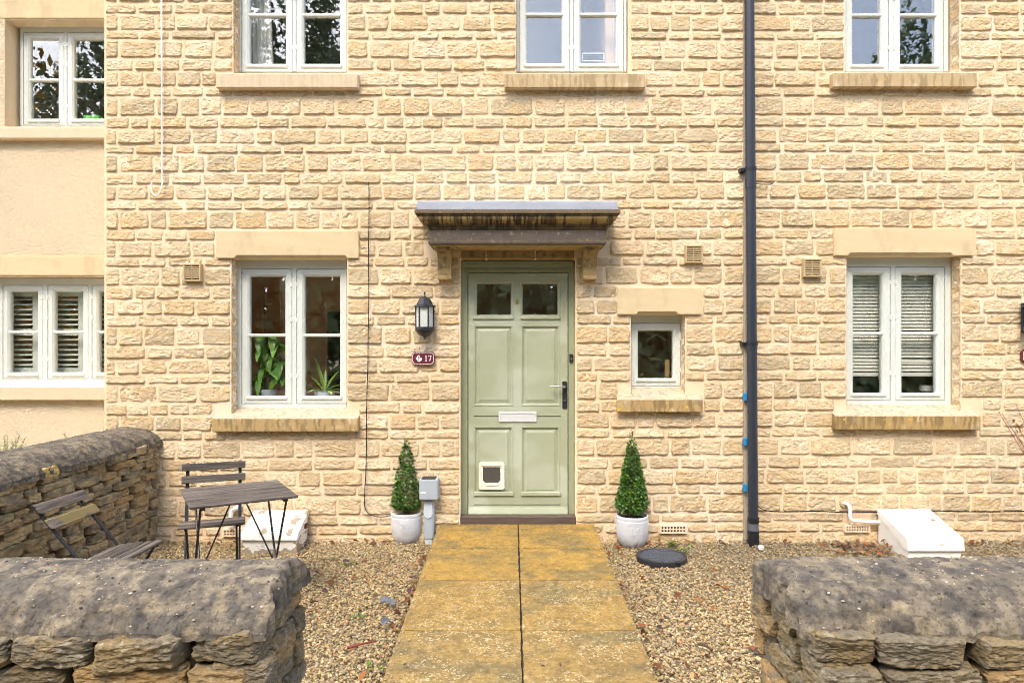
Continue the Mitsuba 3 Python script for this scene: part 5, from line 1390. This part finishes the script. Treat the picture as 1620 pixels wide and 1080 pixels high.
add('leaves', m, 'm_dead', rs, smooth=True, uv=uv, kind='stuff')

# ------------------------------------------------------------------ trees across the road (mirrored in the panes)
def tree_mesh(h, r, kind, seed, n=15000):
    n = 2200 if kind == 'autumn' else n
    g = np.random.default_rng(seed); t = g.random(n) ** (1.5 if kind == 'conifer' else 1.0)
    z0 = 0.06 if kind == 'conifer' else 0.10
    prof = (1 - t) ** 0.8 if kind == 'conifer' else np.sqrt(np.clip(1 - (2 * t - 1) ** 2, 0, 1)) * 0.9 + 0.1
    a = g.uniform(0, 2 * np.pi, n); z = h * (z0 + (1 - z0) * t)
    if kind != 'conifer': z = z * (0.66 + 0.62 * meshkit.fbm(np.stack([np.cos(a) * 2.2 + seed, np.sin(a) * 2.2, 0 * a], 1), 3))
    lob = meshkit.fbm(np.stack([np.cos(a) * 2, np.sin(a) * 2, z * (0.9 if kind == 'conifer' else 0.6)], 1) + seed, 3)
    rr = r * prof * (0.45 + 0.95 * lob) * np.sqrt(g.uniform(0.25, 1.0, n))
    c = np.stack([np.cos(a) * rr, np.sin(a) * rr, z], 1)
    s = g.uniform(0.07, 0.19, n)
    u = g.normal(size=(n, 3)); u /= np.linalg.norm(u, axis=1, keepdims=True); w = np.cross(u, g.normal(size=(n, 3))); w /= np.linalg.norm(w, axis=1, keepdims=True)
    V = np.stack([c - u * s[:, None], c + w * s[:, None] * 0.45, c + u * s[:, None], c - w * s[:, None] * 0.45], 1).reshape(-1, 3)
    F = (np.array([[0, 1, 2], [0, 2, 3]])[None] + (np.arange(n) * 4)[:, None, None]).reshape(-1, 3)
    k = 0.75 if kind == 'autumn' else 0.0
    uv = np.repeat(np.stack([g.random(n), np.clip(g.random(n) * 0.6 + k * 0.6, 0, 1)], 1), 4, 0)
    return (V, F), uv


def tree(name, x, y, h, r, kind, seed, label, group):
    k = thing(name, label, 'tree', group)
    m, uv = tree_mesh(h, r, kind, seed)
    add('crown', m, 'm_tree', k, uv=uv, kind='stuff', M=place(x, y, -0.05))
    add('trunk', tube([[x, y, -0.1], [x + 0.1, y, h * 0.5], [x, y, h * 0.93]], [h * 0.022, h * 0.014, 0.02], 8), 'm_bark', k)


ORD = 'first second third fourth fifth sixth seventh eighth ninth tenth eleventh twelfth thirteenth fourteenth'.split()
GR = 'trees across the road mirrored in the panes'
for i, (x, y, h, r, kind) in enumerate([(-27, -18, 12, 3.6, 'broad'), (-21.5, -20, 13, 3.4, 'conifer'), (-16.5, -19, 12.5, 3.2, 'broad'), (-13.2, -20, 14.2, 3.0, 'conifer'), (-8.9, -19.5, 14.3, 2.9, 'broad'), (-6.4, -20.5, 15.0, 2.5, 'broad'), (-2.6, -21, 10.4, 3.0, 'broad'), (1.2, -20, 9.8, 3.0, 'broad'), (3.9, -20.5, 12.2, 2.0, 'conifer'), (7.2, -21, 10.4, 3.2, 'broad'), (11.2, -20, 10.6, 3.0, 'broad'), (15.6, -20, 12.6, 3.0, 'broad'), (20, -19, 11.5, 3.4, 'broad'), (25.5, -18, 12.5, 3.6, 'conifer')]):
    tree('reflected_tree', x, y, h, r, kind, 100 + i, f'dark {"pointed conifer" if kind == "conifer" else "rounded leafy tree"}, {ORD[i]} from the left in the row across the road', GR)
tree('autumn_tree', -12.4, -9.5, 8.0, 2.2, 'autumn', 140, 'thin yellow-brown tree mirrored in the upper panes of the rendered house', None)
hk = thing('hedge', 'tall dark hedge across the road, mirrored in the lower panes', 'hedge')
g = np.random.default_rng(3); n = 16000
c = np.stack([g.uniform(-30, 30, n), -16.5 + g.normal(0, 0.5, n), np.abs(g.random(n)) * 4.3 * (0.75 + 0.4 * meshkit.noise(np.stack([np.linspace(0, 40, n), np.zeros(n), np.zeros(n)], 1)))], 1)
u = g.normal(size=(n, 3)); u /= np.linalg.norm(u, axis=1, keepdims=True); w = np.cross(u, g.normal(size=(n, 3))); w /= np.linalg.norm(w, axis=1, keepdims=True); s = g.uniform(0.15, 0.4, n)[:, None]
V = np.stack([c - u * s, c + w * s * 0.6, c + u * s, c - w * s * 0.6], 1).reshape(-1, 3); F = (np.array([[0, 1, 2], [0, 2, 3]])[None] + (np.arange(n) * 4)[:, None, None]).reshape(-1, 3)
add('foliage', (V, F), 'm_tree', hk, uv=np.repeat(np.stack([g.random(n), g.random(n) * 0.75], 1), 4, 0), kind='stuff')
print('shapes', sum(1 for d in scene.values() if d.get('type') == 'ply'))
